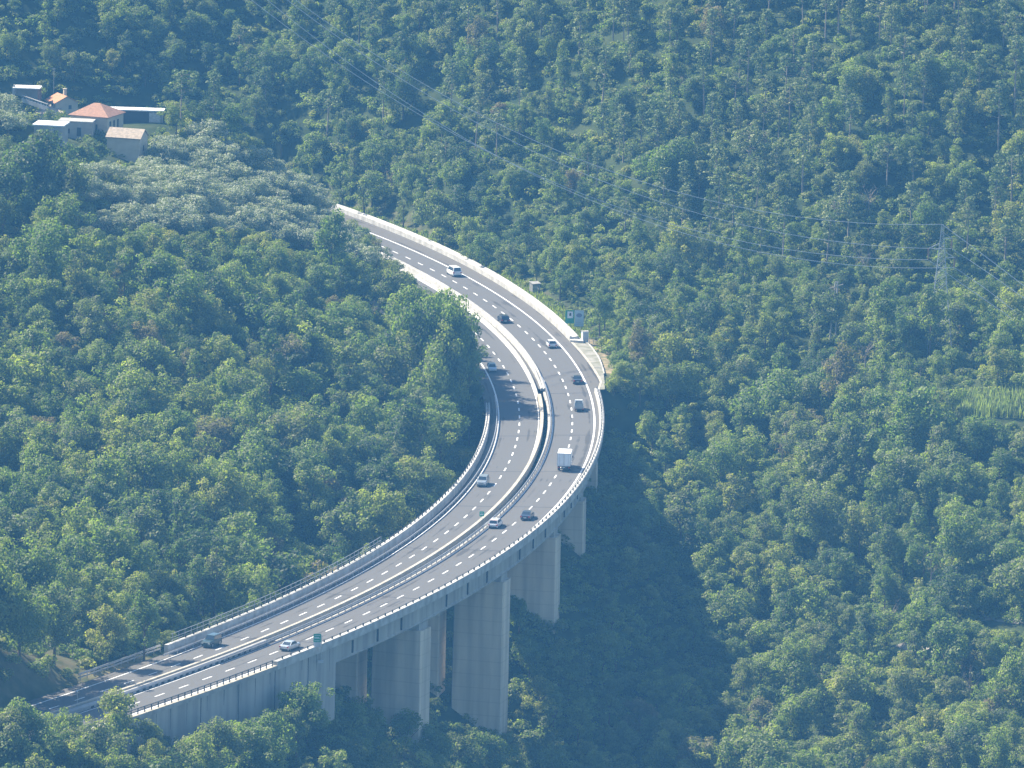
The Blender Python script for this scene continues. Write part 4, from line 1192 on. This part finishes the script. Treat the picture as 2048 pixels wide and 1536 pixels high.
car(S(HATCH, PB, H=1.5), 'light_blue_car', 'pale blue car coming towards the camera in the tree shadow', 145.3, -12.7, True)
car(S(SUV, PR), 'grey_car', 'grey off-road car coming down the left carriageway of the viaduct', 264.1, -12.1, True)
car(S(JEEP, PG), 'green_car', 'tall dark green off-road car at the lower end of the left parapet', 417, -12.2, True)

def pickup(s, o):
    t = road_dir(s); f = -t
    r = thing('pickup_truck', road(s, o, .008), math.atan2(f[1], f[0]) - math.pi / 2, 'small white pickup with an open bed at the start of the viaduct', 'pickup truck', 'vehicles driving on the motorway')
    mb = MB(); mb.box(-.8, .8, -2.1, 2.1, .4, .62); mb.build('chassis', M['darksteel'], r)
    mb = MB()
    for a in ((-.85, .85, -2.15, -2.09, .62, 1.18), (-.85, .85, .1, .16, .62, 1.25), (-.85, -.79, -2.09, .1, .62, 1.15), (.79, .85, -2.09, .1, .62, 1.15), (-.79, .79, -2.09, .1, .62, .68)): mb.box(*a)
    b = mb.build('bed', PR, r); 
    B = [(-.84, .22, .62), (.84, .22, .62), (.82, 2.15, .62), (-.82, 2.15, .62)]; C = [(-.84, .22, 1.2), (.84, .22, 1.2), (.82, 2.05, 1.1), (-.82, 2.05, 1.1)]; T = [(-.72, .3, 1.78), (.72, .3, 1.78), (.70, 1.35, 1.8), (-.70, 1.35, 1.8)]
    mb = MB(); loft(mb, [B, C, T]); fix_normals(mb.build('cab', PW, r))
    for nm, q, n in (('rear_window', [C[0], C[1], T[1], T[0]], (0, -1, .1)), ('windscreen', [C[2], C[3], T[3], T[2]], (0, 1, .5)), ('side_window', [C[1], C[2], T[2], T[1]], (1, 0, .2)), ('side_window', [C[3], C[0], T[0], T[3]], (-1, 0, .2))):
        m_ = MB(); m_.add([tuple(v) for v in inset(q, .82, .014, n)], [(0, 1, 2, 3)]); m_.build(nm, M['glass'], r)
    mb = MB()
    for x in (-.78, .78): mb.bar((x, .05, 1.2), (x, .05, 1.85), .03)
    mb.bar((-.78, .05, 1.85), (.78, .05, 1.85), .035); mb.bar((-.78, .05, 1.5), (.78, .05, 1.5), .025); mb.build('rack', PW, r)
    for x in (-.72, .72):
        for y in (-1.35, 1.35): add_wheel(r, x, y, .32)
        m_ = MB(); m_.box(x - .1, x + .1, -2.18, -2.14, .5, .64); m_.build('tail_light', M['red'], r)
pickup(188.7, 1.35)

def box_truck(s, o):
    t = road_dir(s); f = -t
    r = thing('box_truck', road(s, o, .008), math.atan2(f[1], f[0]) - math.pi / 2 + .04, 'white box truck driving away on the viaduct curve', 'truck', 'vehicles driving on the motorway')
    mb = MB(); mb.box(-1.22, 1.22, -3.2, 1.6, .95, 3.35); mb.build('cargo_box', mat('cargo_box_white', (.72, .74, .75), .5, .4, var=.05, scale=1), r, bevel=.03)
    mb = MB(); mb.box(-1.25, 1.25, -3.23, -3.19, .95, 1.05); mb.box(-1.25, -1.17, -3.23, -3.19, 1.05, 3.36); mb.box(1.17, 1.25, -3.23, -3.19, 1.05, 3.36); mb.box(-1.17, 1.17, -3.23, -3.19, 3.28, 3.36); mb.box(-.012, .012, -3.225, -3.19, 1.05, 3.28)
    mb.build('door_frame', M['steel'], r)
    for x in (-.09, .09, -.8, .8): 
        m_ = MB(); m_.bar((x, -3.24, 1.08), (x, -3.24, 3.25), .018); m_.build('lock_bar', M['steel'], r)
    B = [(-1.0, 1.72, .5), (1.0, 1.72, .5), (1.0, 3.3, .5), (-1.0, 3.3, .5)]; C = [(-1.02, 1.72, 1.4), (1.02, 1.72, 1.4), (1.0, 3.25, 1.35), (-1.0, 3.25, 1.35)]; T = [(-.92, 1.76, 2.3), (.92, 1.76, 2.3), (.9, 2.9, 2.28), (-.9, 2.9, 2.28)]
    mb = MB(); loft(mb, [B, C, T]); fix_normals(mb.build('cab', PW, r))
    for nm, q, n in (('windscreen', [C[2], C[3], T[3], T[2]], (0, 1, .3)), ('side_window', [C[1], C[2], T[2], T[1]], (1, 0, .1)), ('side_window', [C[3], C[0], T[0], T[3]], (-1, 0, .1))):
        m_ = MB(); m_.add([tuple(v) for v in inset(q, .8, .014, n)], [(0, 1, 2, 3)]); m_.build(nm, M['glass'], r)
    mb = MB(); mb.box(-.45, .45, -3.1, 1.7, .6, .8); mb.box(-1.1, 1.1, -3.2, -3.05, .45, .62); mb.build('chassis', M['darksteel'], r)
    for x in (-.95, .95):
        add_wheel(r, x, -1.9, .42, .45); add_wheel(r, x, 2.45, .42, .26)
        m_ = MB(); m_.box(x - .13, x + .13, -3.26, -3.21, .64, .8); m_.build('tail_light', M['red'], r)
        m_ = MB(); m_.box(x * 1.36 - .08, x * 1.36 + .08, 2.75, 2.85, 1.5, 1.95); m_.build('wing_mirror', M['ink'], r)
    m_ = MB(); m_.box(-.26, .26, -3.23, -3.2, .66, .78); m_.build('number_plate', M['plate'], r)
box_truck(247.0, .85)

# ------------------------------------------------------------------ signs and roadside boxes
def panel(mb, x0, x1, z0, z1, y=0., t=.03, mi=0): mb.box(x0, x1, y - t / 2, y + t / 2, z0, z1, mi)
p = road(104.5, 9.6); g_ = float(ground(p[0], p[1])[0])
r = thing('road_sign', (p[0] + .2, p[1], g_), .05, 'large two-panel motorway sign, left panel green, right panel pale with an oval emblem', 'road sign')
for x in (-1.3, 1.3):
    mb = MB(); mb.bar((x, .08, -1), (x, .08, 4.3), .07); mb.build('post', M['steel'], r)
mb = MB(); panel(mb, -1.85, -.05, 1.7, 4.35); lp = mb.build('green_panel', M['green_sign'], r)
mb = MB(); panel(mb, -1.45, -.3, 2.75, 4.1, -.022, .012); mb.build('white_square', M['white_sign'], lp)
mb = MB(); panel(mb, -1.05, -.65, 3.2, 3.7, -.034, .01); panel(mb, -.95, -.75, 3.7, 3.85, -.034, .01); mb.build('dark_symbol', M['ink'], lp)
mb = MB(); panel(mb, .02, 1.85, 1.1, 4.35); rp = mb.build('pale_panel', mat('sign_pale_blue', (.42, .55, .62), .5, .4), r)
mb = MB(); n = 24
mb.add([(.93 + .58 * math.cos(i * 2 * math.pi / n), -.022, 3.35 + .42 * math.sin(i * 2 * math.pi / n)) for i in range(n)], [tuple(range(n))]); mb.build('oval_emblem', mat('emblem_grey', (.20, .24, .34), .5, .3), rp)
mb = MB(); panel(mb, .3, 1.55, 1.5, 1.6, -.022, .01); panel(mb, .3, 1.35, 1.85, 1.95, -.022, .01); mb.build('text_lines', M['sign_grey'], rp)
p = road(117.6, 9.5); g_ = float(p[2])
r = thing('roadside_cabinet', (p[0], p[1], g_), .35, 'white upright equipment cabinet where the far wall ends', 'cabinet')
mb = MB(); mb.box(-.62, .62, -.45, .45, 0, 2.1); mb.build('housing', M['white_sign'], r, bevel=.03)
mb = MB(); mb.box(-.7, .7, -.53, .53, 2.1, 2.2); mb.build('lid', M['parapet'], r)
mb = MB(); mb.box(-.5, .5, -.475, -.46, .2, 1.9); mb.build('door', M['sign_grey'], r)
# fence climbing from the cabinet
r = thing('field_fence', (0, 0, 0), 0, 'thin post and rail fence climbing from the cabinet up the dry bank', 'fence')
q0 = at_z(1172, 676, 3.3); q1 = at_z(1218, 652, 4.2); prev = None
for i in range(7):
    f = i / 6; x = q0[0] * (1 - f) + q1[0] * f; y = q0[1] * (1 - f) + q1[1] * f; z = float(ground(x, y)[0])
    mb = MB(); mb.bar((x, y, z - .3), (x, y, z + 1.3), .06); mb.build('post', M['steel'], r)
    if prev: 
        mb = MB(); mb.bar((prev[0], prev[1], prev[2] + 1.2), (x, y, z + 1.2), .04); mb.build('rail', M['steel'], r)
        mb = MB(); mb.bar((prev[0], prev[1], prev[2] + .6), (x, y, z + .6), .03); mb.build('rail', M['steel'], r)
    prev = (x, y, z)
# wooden shed beyond the verge
p = SHED; z = float(ground(p[0], p[1])[0])
r = thing('plank_shed', (p[0], p[1], z), .5, 'small weathered plank shed with a dark opening beyond the white wall', 'shed')
M['plank'] = mat('weathered_plank', (.30, .29, .27), .9, .1, var=.25, scale=2, stretch=(.3, .3, 6))
mb = MB()
for i in range(9): mb.box(-1.5, .4 if i < 6 else 1.5, -1.2, -1.13, .1 + i * .3, .1 + i * .3 + .24)
for i in range(9): mb.box(-1.5, -1.43, -1.13, 1.2, .1 + i * .3, .34 + i * .3); mb.box(1.43, 1.5, -1.13, 1.2, .1 + i * .3, .34 + i * .3)
mb.build('wall', M['plank'], r)
mb = MB(); mb.hexa([(-1.7, -1.5, 2.75), (1.7, -1.5, 2.75), (1.7, 1.4, 3.2), (-1.7, 1.4, 3.2)], [(-1.7, -1.5, 2.83), (1.7, -1.5, 2.83), (1.7, 1.4, 3.28), (-1.7, 1.4, 3.28)]); mb.build('roof', M['plank'], r); r.scale = (.6, .6, .62)
mb = MB(); mb.bar((1.2, -1.17, 0), (1.2, -1.17, 2.0), .08); mb.build('door_post', M['white_sign'], r)
# green marker sign in the gap of the median
p = road(300.5, -5.75, .9)
r = thing('marker_sign', p, .2, 'small green marker sign on the barrier between the carriageways', 'road sign')
mb = MB(); mb.bar((0, .04, -.1), (0, .04, 1.25), .035); mb.build('post', M['steel'], r)
mb = MB(); panel(mb, -.42, .42, .35, 1.25); a = mb.build('panel', M['green_sign'], r)
mb = MB(); panel(mb, -.25, .2, .62, .78, -.02, .01); panel(mb, -.3, .3, .95, 1.0, -.02, .01); mb.build('white_lettering', M['white_sign'], a)
p = road(300, -5.35, 0)
# green and white sign on the lower parapet
p = road(414.5, 6.05, .2)
r = thing('road_sign', p, .12, 'tall sign with a green upper and pale lower half on the outer parapet', 'road sign')
mb = MB(); mb.bar((.72, .1, -1.9), (.72, .1, 2.6), .07); mb.bar((-.2, .1, -1.2), (-.2, .1, 2.6), .05); mb.build('post', M['steel'], r)
mb = MB(); mb.box(.2, 1.1, -.15, .35, -2.1, -1.75); mb.build('bracket', M['sign_grey'], r)
mb = MB(); panel(mb, -.62, .62, 1.35, 2.75); a = mb.build('green_panel', M['green_sign'], r)
mb = MB()
for z0, x1 in ((2.42, .45), (2.1, .3), (1.98, .45), (1.55, .38)): panel(mb, -.48, x1, z0, z0 + .07, -.02, .01)
mb.build('white_lettering', M['white_sign'], a)
mb = MB(); panel(mb, -.62, .62, .5, 1.34); mb.build('pale_panel', M['sign_grey'], r)
# thin lamp mast in the lower left median
p = road(472, -5.3, .1)
r = thing('marker_pole', p, 0, 'thin pale pole standing in the median at the lower left', 'pole')
mb = MB(); mb.bar((0, 0, 0), (0, 0, 3.1), .05, r2=.03); mb.build('shaft', M['steel'], r); mb = MB(); mb.box(-.1, .1, -.05, .05, 2.9, 3.15); mb.build('marker', M['white_sign'], r)

# ------------------------------------------------------------------ pylon, poles and wires
ps = at_z(1877, 725, 0.5)
for _ in range(6): ps = at_z(1877, 728, float(ground(ps[0], ps[1])[0]) + 1.0)
PX, PY = float(ps[0]), float(ps[1]); PZ = float(ground(PX, PY)[0])
def rel(px, py): q = at_y(px, py, PY); return q[0] - PX, q[2] - PZ
M['pylon'] = mat('pylon_steel', (.34, .37, .39), .5, .4, metal=.4)
r = thing('pylon', (PX, PY, PZ), .0, 'tall steel lattice pylon rising from the trees on the right', 'pylon')
tx, tz = rel(1883.5, 448.5); Ht = tz
def wid(z): return float(np.interp(z, [0, Ht * .55, Ht * .72, Ht], [2.5, 1.1, .75, .12]))
def cx(z): return tx * z / Ht * .5
legs = []
for sx, sy in ((-1, -1), (1, -1), (1, 1), (-1, 1)):
    mb = MB(); zs = np.linspace(-1, Ht, 12)
    for a, b_ in zip(zs[:-1], zs[1:]): mb.bar((cx(a) + sx * wid(a), sy * wid(a), a), (cx(b_) + sx * wid(b_), sy * wid(b_), b_), .075, 4)
    mb.build('leg', M['pylon'], r)
mb = MB(); z = 0.
while z < Ht - .6:
    h = max(.9, wid(z) * 1.5); z2 = min(z + h, Ht - .3)
    for k in range(4):
        c = [(-1, -1), (1, -1), (1, 1), (-1, 1)]; (a, b_), (d, e_) = c[k], c[(k + 1) % 4]
        mb.bar((cx(z) + a * wid(z), b_ * wid(z), z), (cx(z2) + d * wid(z2), e_ * wid(z2), z2), .035, 4)
        mb.bar((cx(z) + d * wid(z), e_ * wid(z), z), (cx(z2) + a * wid(z2), b_ * wid(z2), z2), .035, 4)
        mb.bar((cx(z2) + a * wid(z2), b_ * wid(z2), z2), (cx(z2) + d * wid(z2), e_ * wid(z2), z2), .03, 4)
    z = z2
mb.build('bracing', M['pylon'], r)
arms = [((1857.4, 496.7), (1857.4, 519.5)), ((1904, 477), (1904, 497.5)), ((1909.5, 515), (1909.5, 535))]
att = []
M['insulator'] = mat('insulator_brown', (.20, .11, .09), .3, .5)
for (a, b_) in arms:
    ax, az = rel(*a); bx, bz = rel(*b_); w_ = wid(az)
    mb = MB()
    for y in (-w_, w_): mb.bar((cx(az) + (w_ if ax > cx(az) else -w_), y, az - .1), (ax, 0, az), .06, 4); mb.bar((cx(az) + (w_ if ax > cx(az) else -w_), y, az + 1.0), (ax, 0, az), .05, 4)
    mb.build('cross_arm', M['pylon'], r)
    mb = MB(); n = 9
    for i in range(n):
        z0 = az + (bz - az) * (i + .15) / n; z1 = az + (bz - az) * (i + .75) / n; mb.bar((ax, 0, z0), (ax, 0, z1), .17, 8)
    mb.bar((ax, 0, az), (ax, 0, bz), .05, 5); mb.build('insulator', M['insulator'], r)
    att.append((PX + ax, PY, PZ + bz))
att.append((PX + tx, PY, PZ + Ht))
M['wire'] = mat('power_wire', (.42, .46, .48), .5, .4, metal=.2)
def quad_at(p0, p1, p2, px):
    A = np.array([[q[0] ** 2, q[0], 1] for q in (p0, p1, p2)]); c = np.linalg.solve(A, [q[1] for q in (p0, p1, p2)]); return c, c[0] * px * px + c[1] * px + c[2]
def wire(label, a3, far_px, mid, endpix, ydepth):
    """sagging wire from attachment a3 to a far point; a quadratic through three picture points sets its sag"""
    e2 = proj(np.array(a3)); c, yf = quad_at(far_px, mid, tuple(e2), endpix)
    b3 = at_y(endpix, yf, ydepth); a3 = np.array(a3)
    mb_px = (e2[0] + endpix) / 2; ym = c[0] * mb_px ** 2 + c[1] * mb_px + c[2]; ylin = (e2[1] + yf) / 2
    mid3 = (a3 + b3) / 2; sag = (ym - ylin) / (proj(mid3 + np.array([0, 0, -1.]))[1] - proj(mid3)[1])
    pts = []
    for t in np.linspace(0, 1, 41): pts.append(a3 * (1 - t) + b3 * t - np.array([0, 0, 4 * sag * t * (1 - t)]))
    m_ = MB()
    for u, v in zip(pts[:-1], pts[1:]): m_.bar(u, v, .06, 4)
    o = m_.build('power_line', M['wire']); tag(o, label, 'power line', 'power lines strung from the lattice pylon')
wire('upper-left power line of the pair ending at the left arm of the pylon', att[0], (505, 0), (1263, 422), 250, 60)
wire('power line crossing the hillside to the upper right arm of the pylon', att[1], (577, 0), (1253, 379), 250, 66)
wire('lowest power line crossing the hillside to the lower right arm of the pylon', att[2], (537, 0), (1310, 447), 250, 63)
wire('topmost thin power line ending at the tip of the pylon', att[3], (594, 0), (1239, 347), 250, 60)
wire('power line running down to the right from the left arm of the pylon', att[0], (2048, 652), (1981, 607), 2500, 20)
wire('power line running down to the right from the upper right arm of the pylon', att[1], (2048, 597), (1985, 552), 2500, 20)
wire('power line running down to the right from the lower right arm of the pylon', att[2], (2048, 640), (2018, 615), 2500, 20)
wire('thin topmost power line running down to the right edge from the pylon tip', att[3], (2030, 558), (1960, 505), 2500, 20)

def on_ground(px, py, y0=100):
    p = at_y(px, py, y0)
    for _ in range(40): p = at_z(px, py, float(ground(p[0], p[1])[0]) * .5 + p[2] * .5)
    return p
M['polemat'] = mat('pole_concrete', (.46, .42, .38), .8, .2, var=.15)
p = at_z(1668, 664, 2.0)
for _ in range(20): p = at_z(1668, 664, (p[2] + float(ground(p[0], p[1])[0]) + 2.5) / 2)
z = float(ground(p[0], p[1])[0]); top = at_y(1671, 564, p[1])[2] - z
r = thing('utility_pole', (p[0], p[1], z), 0, 'twin-legged concrete utility pole with a crossarm, left of the pylon', 'utility pole')
for x0, x1 in ((-.9, -.05), (.35, .35)):
    mb = MB(); mb.bar((x0, 0, -1), (x1, 0, top), .19, 8, r2=.12); mb.build('leg', M['polemat'], r)
mb = MB(); mb.bar((-1.2, 0, top - 1.3), (1.5, 0, top - .4), .07); mb.bar((-.1, 0, top), (.6, 0, top), .08); mb.bar((-.5, 0, top * .45), (.35, 0, top * .45), .08); mb.build('crossarm', M['polemat'], r)
def pole(px, pyb, pyt, label, mt=None, rad=.13, extra=1.5):
    p = at_z(px, pyb, 0)
    for _ in range(20): p = at_z(px, pyb, (p[2] + float(ground(p[0], p[1])[0]) + extra) / 2)
    z = float(ground(p[0], p[1])[0]); h = at_y(px + 2, pyt, p[1])[2] - z
    r = thing('utility_pole', (p[0], p[1], z), 0, label, 'utility pole')
    mb = MB(); mb.bar((0, 0, -1), (0, 0, h), rad, 8, r2=rad * .7); mb.build('shaft', mt or M['polemat'], r)
    mb = MB(); mb.bar((-.5, 0, h - .25), (.5, 0, h - .25), .05); mb.build('crossarm', mt or M['darksteel'], r)
    return r
pole(1840, 790, 735, 'single brown pole in the scrub below the pylon', M['bark'])
pole(1506, 592, 552, 'short pale pole among the trees left of the twin-legged pole')
pole(1267, 606, 576, 'slim dark pole in the trees right of the motorway sign', M['darksteel'], .08)

# ------------------------------------------------------------------ the hamlet
M['tile'] = mat('roof_tile', (.52, .25, .13), .85, .2, col2=(.36, .18, .10), scale=2.5, bump=.3)
M['tile2'] = mat('roof_tile_weathered', (.40, .22, .14), .85, .2, col2=(.26, .15, .10), scale=2.5, bump=.3)
M['tile3'] = mat('roof_tile_brown', (.46, .37, .28), .9, .2, col2=(.30, .25, .19), scale=2, bump=.3)
M['plaster'] = mat('cream_plaster', (.48, .43, .33), .9, .2, var=.08, scale=.8)
M['greyplaster'] = mat('grey_plaster', (.34, .33, .30), .9, .2, var=.12, scale=.8)
M['whiteroof'] = mat('white_roofing', (.68, .68, .66), .8, .3, var=.08, scale=1)
M['window_and_shade'] = mat('dark_opening', (.05, .055, .06), .6, .3)
def at_site(px, py, z): return at_z(px, py, z)
def house(name, label, px, py, z, W, D, Hh, rot, roof, wallm, roofm, rise=1.4, ov=.35, wins=(), chim=None, cat='house', side_wins=()):
    """(px, py): the front wall's foot centre; local -y is the front"""
    z = hz_(px, py); p = at_z(px, py, z); gz = float(ground(p[0], p[1])[0])
    r = thing(name, (p[0], p[1], z), rot, label, cat)
    mb = MB(); mb.box(-W / 2, W / 2, 0, D, min(-1.0, gz - z - 2.0), Hh)
    if roof == 'gable': mb.add([(-W / 2, 0, Hh), (-W / 2, D, Hh), (-W / 2, D / 2, Hh + rise - .05), (W / 2, 0, Hh), (W / 2, D, Hh), (W / 2, D / 2, Hh + rise - .05)], [(0, 2, 1), (3, 4, 5)])
    if roof == 'gable_front': mb.add([(-W / 2, 0, Hh), (W / 2, 0, Hh), (0, 0, Hh + rise - .05), (-W / 2, D, Hh), (W / 2, D, Hh), (0, D, Hh + rise - .05)], [(0, 1, 2), (3, 5, 4)])
    mb.build('wall', wallm, r)
    mb = MB(); t = .14; a, b_, c, d = -W / 2 - ov, W / 2 + ov, -ov, D + ov
    def slab(q): mb.hexa(q, [(x, y, zz + t) for x, y, zz in q])
    k = ov / (D / 2) * rise if roof == 'gable' else ov / (W / 2) * rise
    if roof == 'gable':
        slab([(a, c, Hh - k), (b_, c, Hh - k), (b_, D / 2, Hh + rise), (a, D / 2, Hh + rise)]); slab([(a, D / 2, Hh + rise), (b_, D / 2, Hh + rise), (b_, d, Hh - k), (a, d, Hh - k)])
    elif roof == 'gable_front':
        slab([(a, c, Hh - k), (0, c, Hh + rise), (0, d, Hh + rise), (a, d, Hh - k)]); slab([(0, c, Hh + rise), (b_, c, Hh - k), (b_, d, Hh - k), (0, d, Hh + rise)])
    elif roof == 'hip':
        mb.add([(a, c, Hh), (b_, c, Hh), (b_, d, Hh), (a, d, Hh), (a, c, Hh + t), (b_, c, Hh + t), (b_, d, Hh + t), (a, d, Hh + t), (-W * .08, D / 2, Hh + rise), (W * .08, D / 2, Hh + rise)],
               [(3, 2, 1, 0), (0, 1, 5, 4), (1, 2, 6, 5), (2, 3, 7, 6), (3, 0, 4, 7), (4, 5, 9, 8), (5, 6, 9), (6, 7, 8, 9), (7, 4, 8)])
    elif roof == 'lean': slab([(a, c, Hh), (b_, c, Hh + .02), (b_, d, Hh + rise), (a, d, Hh + rise)])
    else: mb.box(a, b_, c, d, Hh + .002, Hh + .25)
    rf = mb.build('roof', roofm, r)
    if chim:
        m_ = MB(); m_.box(chim[0] - .3, chim[0] + .3, chim[1] - .3, chim[1] + .3, Hh, Hh + rise + 1.1); m_.box(chim[0] - .4, chim[0] + .4, chim[1] - .4, chim[1] + .4, Hh + rise + 1.1, Hh + rise + 1.25); m_.build('chimney', M['plaster'], rf)
    for (x, zz, w, h) in wins:
        m_ = MB(); m_.box(x - w / 2, x + w / 2, -.03, .02, zz, zz + h); m_.build('window', M['window_and_shade'], r)
    for (sd, y, zz, w, h) in side_wins:
        m_ = MB(); X = W / 2 * sd; m_.box(min(X, X + .03 * sd), max(X, X + .03 * sd), y - w / 2, y + w / 2, zz, zz + h); m_.build('window', M['window_and_shade'], r)
    return r, p
def hz_(px, py):
    b = base_for_top(px, py, .0); return float(ground(b[0], b[1])[0])
Z0 = hz_(177, 268)
house('hip_roof_house', 'main house with a weathered red hip roof and tall dark windows on its right wall', 177, 268, Z0, 8.2, 8.5, 3.6, -.35, 'hip', M['plaster'], M['tile2'], 2.3, .4, ((-2, .9, 1, 1.3), (1.5, .9, .9, 1.2)), side_wins=((1, 1.6, .4, .8, 2.3), (1, 3.6, .4, .8, 2.3), (1, 5.6, .4, .8, 2.3)))
house('small_house', 'small cream house with a bright orange tiled gable roof and a chimney', 133, 226, Z0 + .6, 5.2, 5.5, 2.3, .42, 'gable_front', M['plaster'], M['tile'], 1.3, .3, ((0.8, .8, .7, .9),), (1.0, 3.8), side_wins=((-1, 2, .6, .8, 1.2),))
house('lean_to', 'low grey lean-to with a tiled edge left of the hip roof house', 100, 250, Z0, 5.6, 4.2, 2.4, .25, 'lean', M['greyplaster'], M['tile3'], .9, .25, ((1.2, .7, .8, .8),), cat='outbuilding')
house('flat_roof_annex', 'annex with a flat white roof below the lean-to', 96, 281, Z0 - .8, 5.8, 5.5, 2.9, -.15, 'flat', M['greyplaster'], M['whiteroof'], .2, .3, ((-1, .8, .9, 1), (1.6, .2, .9, 1.9)), cat='outbuilding')
house('rear_wing', 'low wing with blue-grey walls joining the annex and the hip roof house', 150, 276, Z0 - .5, 7.0, 4.5, 3.2, -.1, 'flat', M['greyplaster'], M['greyplaster'], .2, .1, ((-1.5, .9, .8, 1), (.8, .4, .9, 1.8)), cat='outbuilding')
house('brown_roof_house', 'lower cottage with a pale brown weathered tiled roof among the olives', 246, 318, Z0 - 3.0, 7.0, 5.0, 4.4, -.28, 'gable', M['plaster'], M['tile3'], 1.5, .3, side_wins=((1, 2.5, 1.6, .8, 1.1),))
r_, p_ = house('long_shed', 'long low open-fronted shed with a white roof edge right of the houses', 270, 246, Z0 + .4, 11.5, 3.5, 2.5, -.04, 'flat', M['window_and_shade'], M['whiteroof'], .2, .15, cat='shed')  # closed dark walls stand in for the shaded inside of the open front
mb = MB(); mb.box(2.9, 5.3, -.04, .0, .1, 2.3); mb.build('block_wall', mat('block_wall', (.55, .55, .52), .9, .2, col2=(.35, .35, .33), scale=3), r_)
mb = MB(); mb.box(5.4, 5.75, -.05, .1, -.5, 2.5); mb.build('corner_post', M['greyplaster'], r_)
# terrace with a white canopy above
ZC = hz_(52, 200); p = at_z(52, 198, ZC + .2)
r = thing('canopy', (p[0], p[1], p[2]), -.05, 'white flat canopy on pillars with a red right-hand pillar, top left', 'canopy')
mb = MB(); mb.box(-3.0, 3.0, 0, 4.5, 2.2, 2.42); mb.build('roof', M['whiteroof'], r)
for x, m_ in ((-2.8, M['parapet']), (2.7, M['tile2'])):
    for y in (.2, 4.2):
        mb = MB(); mb.box(x - .2, x + .2, y - .2, y + .2, -.8, 2.2); mb.build('pillar', m_, r)
mb = MB(); mb.box(-2.58, 2.48, 4.2, 4.4, -.8, 2.15); mb.build('back_wall', M['greyplaster'], r)
mb = MB(); mb.box(-2.9, -2.5, .8, 1.3, 2.42, 2.9); mb.build('chimney', M['parapet'], r)
a = at_z(44, 200, ZC); b_ = at_z(96, 218, (ZC + hz_(100, 222)) / 2)
r = thing('terrace_wall', (0, 0, 0), 0, 'white balustrade wall running down from the canopy to the small cream house', 'wall')
mb = MB(); d = (b_ - a) / np.linalg.norm(b_ - a); nn = np.array([-d[1], d[0], 0]) * .15
mb.hexa([a - nn - [0, 0, .4], b_ - nn - [0, 0, .4], b_ + nn - [0, 0, .4], a + nn - [0, 0, .4]], [a - nn + [0, 0, .5], b_ - nn + [0, 0, .5], b_ + nn + [0, 0, .5], a + nn + [0, 0, .5]]); fix_normals(mb.build('base_wall', M['parapet'], r))
for i in range(9):
    q = a + (b_ - a) * (i + .5) / 9; mb = MB(); mb.box(q[0] - .1, q[0] + .1, q[1] - .1, q[1] + .1, q[2] + .5, q[2] + .95); mb.build('baluster', M['parapet'], r)
q0, q1 = a + [0, 0, .95], b_ + [0, 0, .95]
mb = MB(); mb.hexa([q0 - nn, q1 - nn, q1 + nn, q0 + nn], [q0 - nn + [0, 0, .14], q1 - nn + [0, 0, .14], q1 + nn + [0, 0, .14], q0 + nn + [0, 0, .14]]); fix_normals(mb.build('handrail', M['parapet'], r))
p = at_z(107, 195, hz_(107, 195))
r = thing('antenna_mast', p, 0, 'thin antenna mast behind the small cream house', 'antenna')
mb = MB(); mb.bar((0, 0, -3), (0, 0, 6.6), .05, 5); mb.build('mast', M['steel'], r); mb = MB(); mb.bar((-.5, 0, 6.4), (.5, 0, 6.4), .04, 4); mb.bar((-.3, 0, 6.1), (.3, 0, 6.1), .03, 4); mb.build('aerial', M['steel'], r)

# ------------------------------------------------------------------ tracks and the turning place in the woods
M['track'] = mat('pale_track', (.24, .22, .19), .95, .1, var=.2, scale=1)
def track(label, pix, w, z0):
    pts = []
    for px, py in pix:
        b = base_for_top(px, py, .1)
        if b: pts.append(b)
    vs = []; fs = []
    fine = []
    for (x0, y0), (x1, y1) in zip(pts[:-1], pts[1:]):
        for t in np.linspace(0, 1, 8, endpoint=False): fine.append((x0 + (x1 - x0) * t, y0 + (y1 - y0) * t))
    fine.append(pts[-1])
    for i, (x, y) in enumerate(fine):
        j = min(i + 1, len(fine) - 1); k = max(i - 1, 0); d = np.array([fine[j][0] - fine[k][0], fine[j][1] - fine[k][1]]); d /= np.hypot(*d) + 1e-9
        for sg in (-1, 0, 1):
            X, Y = x - d[1] * w / 2 * sg, y + d[0] * w / 2 * sg; vs.append((X, Y, float(ground(X, Y)[0]) + .12))
    for i in range(len(fine) - 1):
        for c in (0, 1): a = i * 3 + c; fs.append((a, a + 1, a + 4, a + 3))
    me = bpy.data.meshes.new('path'); me.from_pydata(vs, [], fs); me.materials.append(M['track']); me.update(); o = link(bpy.data.objects.new('path', me)); tag(o, label, None, None, 'structure')
track(None, [(1945, 1242), (1990, 1240), (2030, 1243), (2090, 1246), (2150, 1250)], 2.2, 0)
track(None, [(1800, 1288), (1830, 1300), (1850, 1306)], 2.5, 0)
track(None, [(756, 628), (772, 624), (790, 622), (815, 618)], 6.0, 0)

# ------------------------------------------------------------------ haze
HAZE = True
if HAZE:
    mb = MB(); mb.box(-1800, 1800, -2700, 1900, float(GZ.min()) - 1.5, max(float(GZ.max()), CAM[2]) + 12)
    hz = mb.build('haze', bpy.data.materials.new('air')); tag(hz, kind='stuff', label='pale blue haze filling the valley air')
    hm = hz.data.materials[0]; hm.use_nodes = True; nt = hm.node_tree; nt.nodes.clear()
    out = nt.nodes.new('ShaderNodeOutputMaterial'); pv = nt.nodes.new('ShaderNodeVolumePrincipled')
    pv.inputs['Color'].default_value = (.135, .44, .90, 1); pv.inputs['Density'].default_value = .000116; pv.inputs['Anisotropy'].default_value = 0.0
    nt.links.new(pv.outputs[0], out.inputs['Volume'])
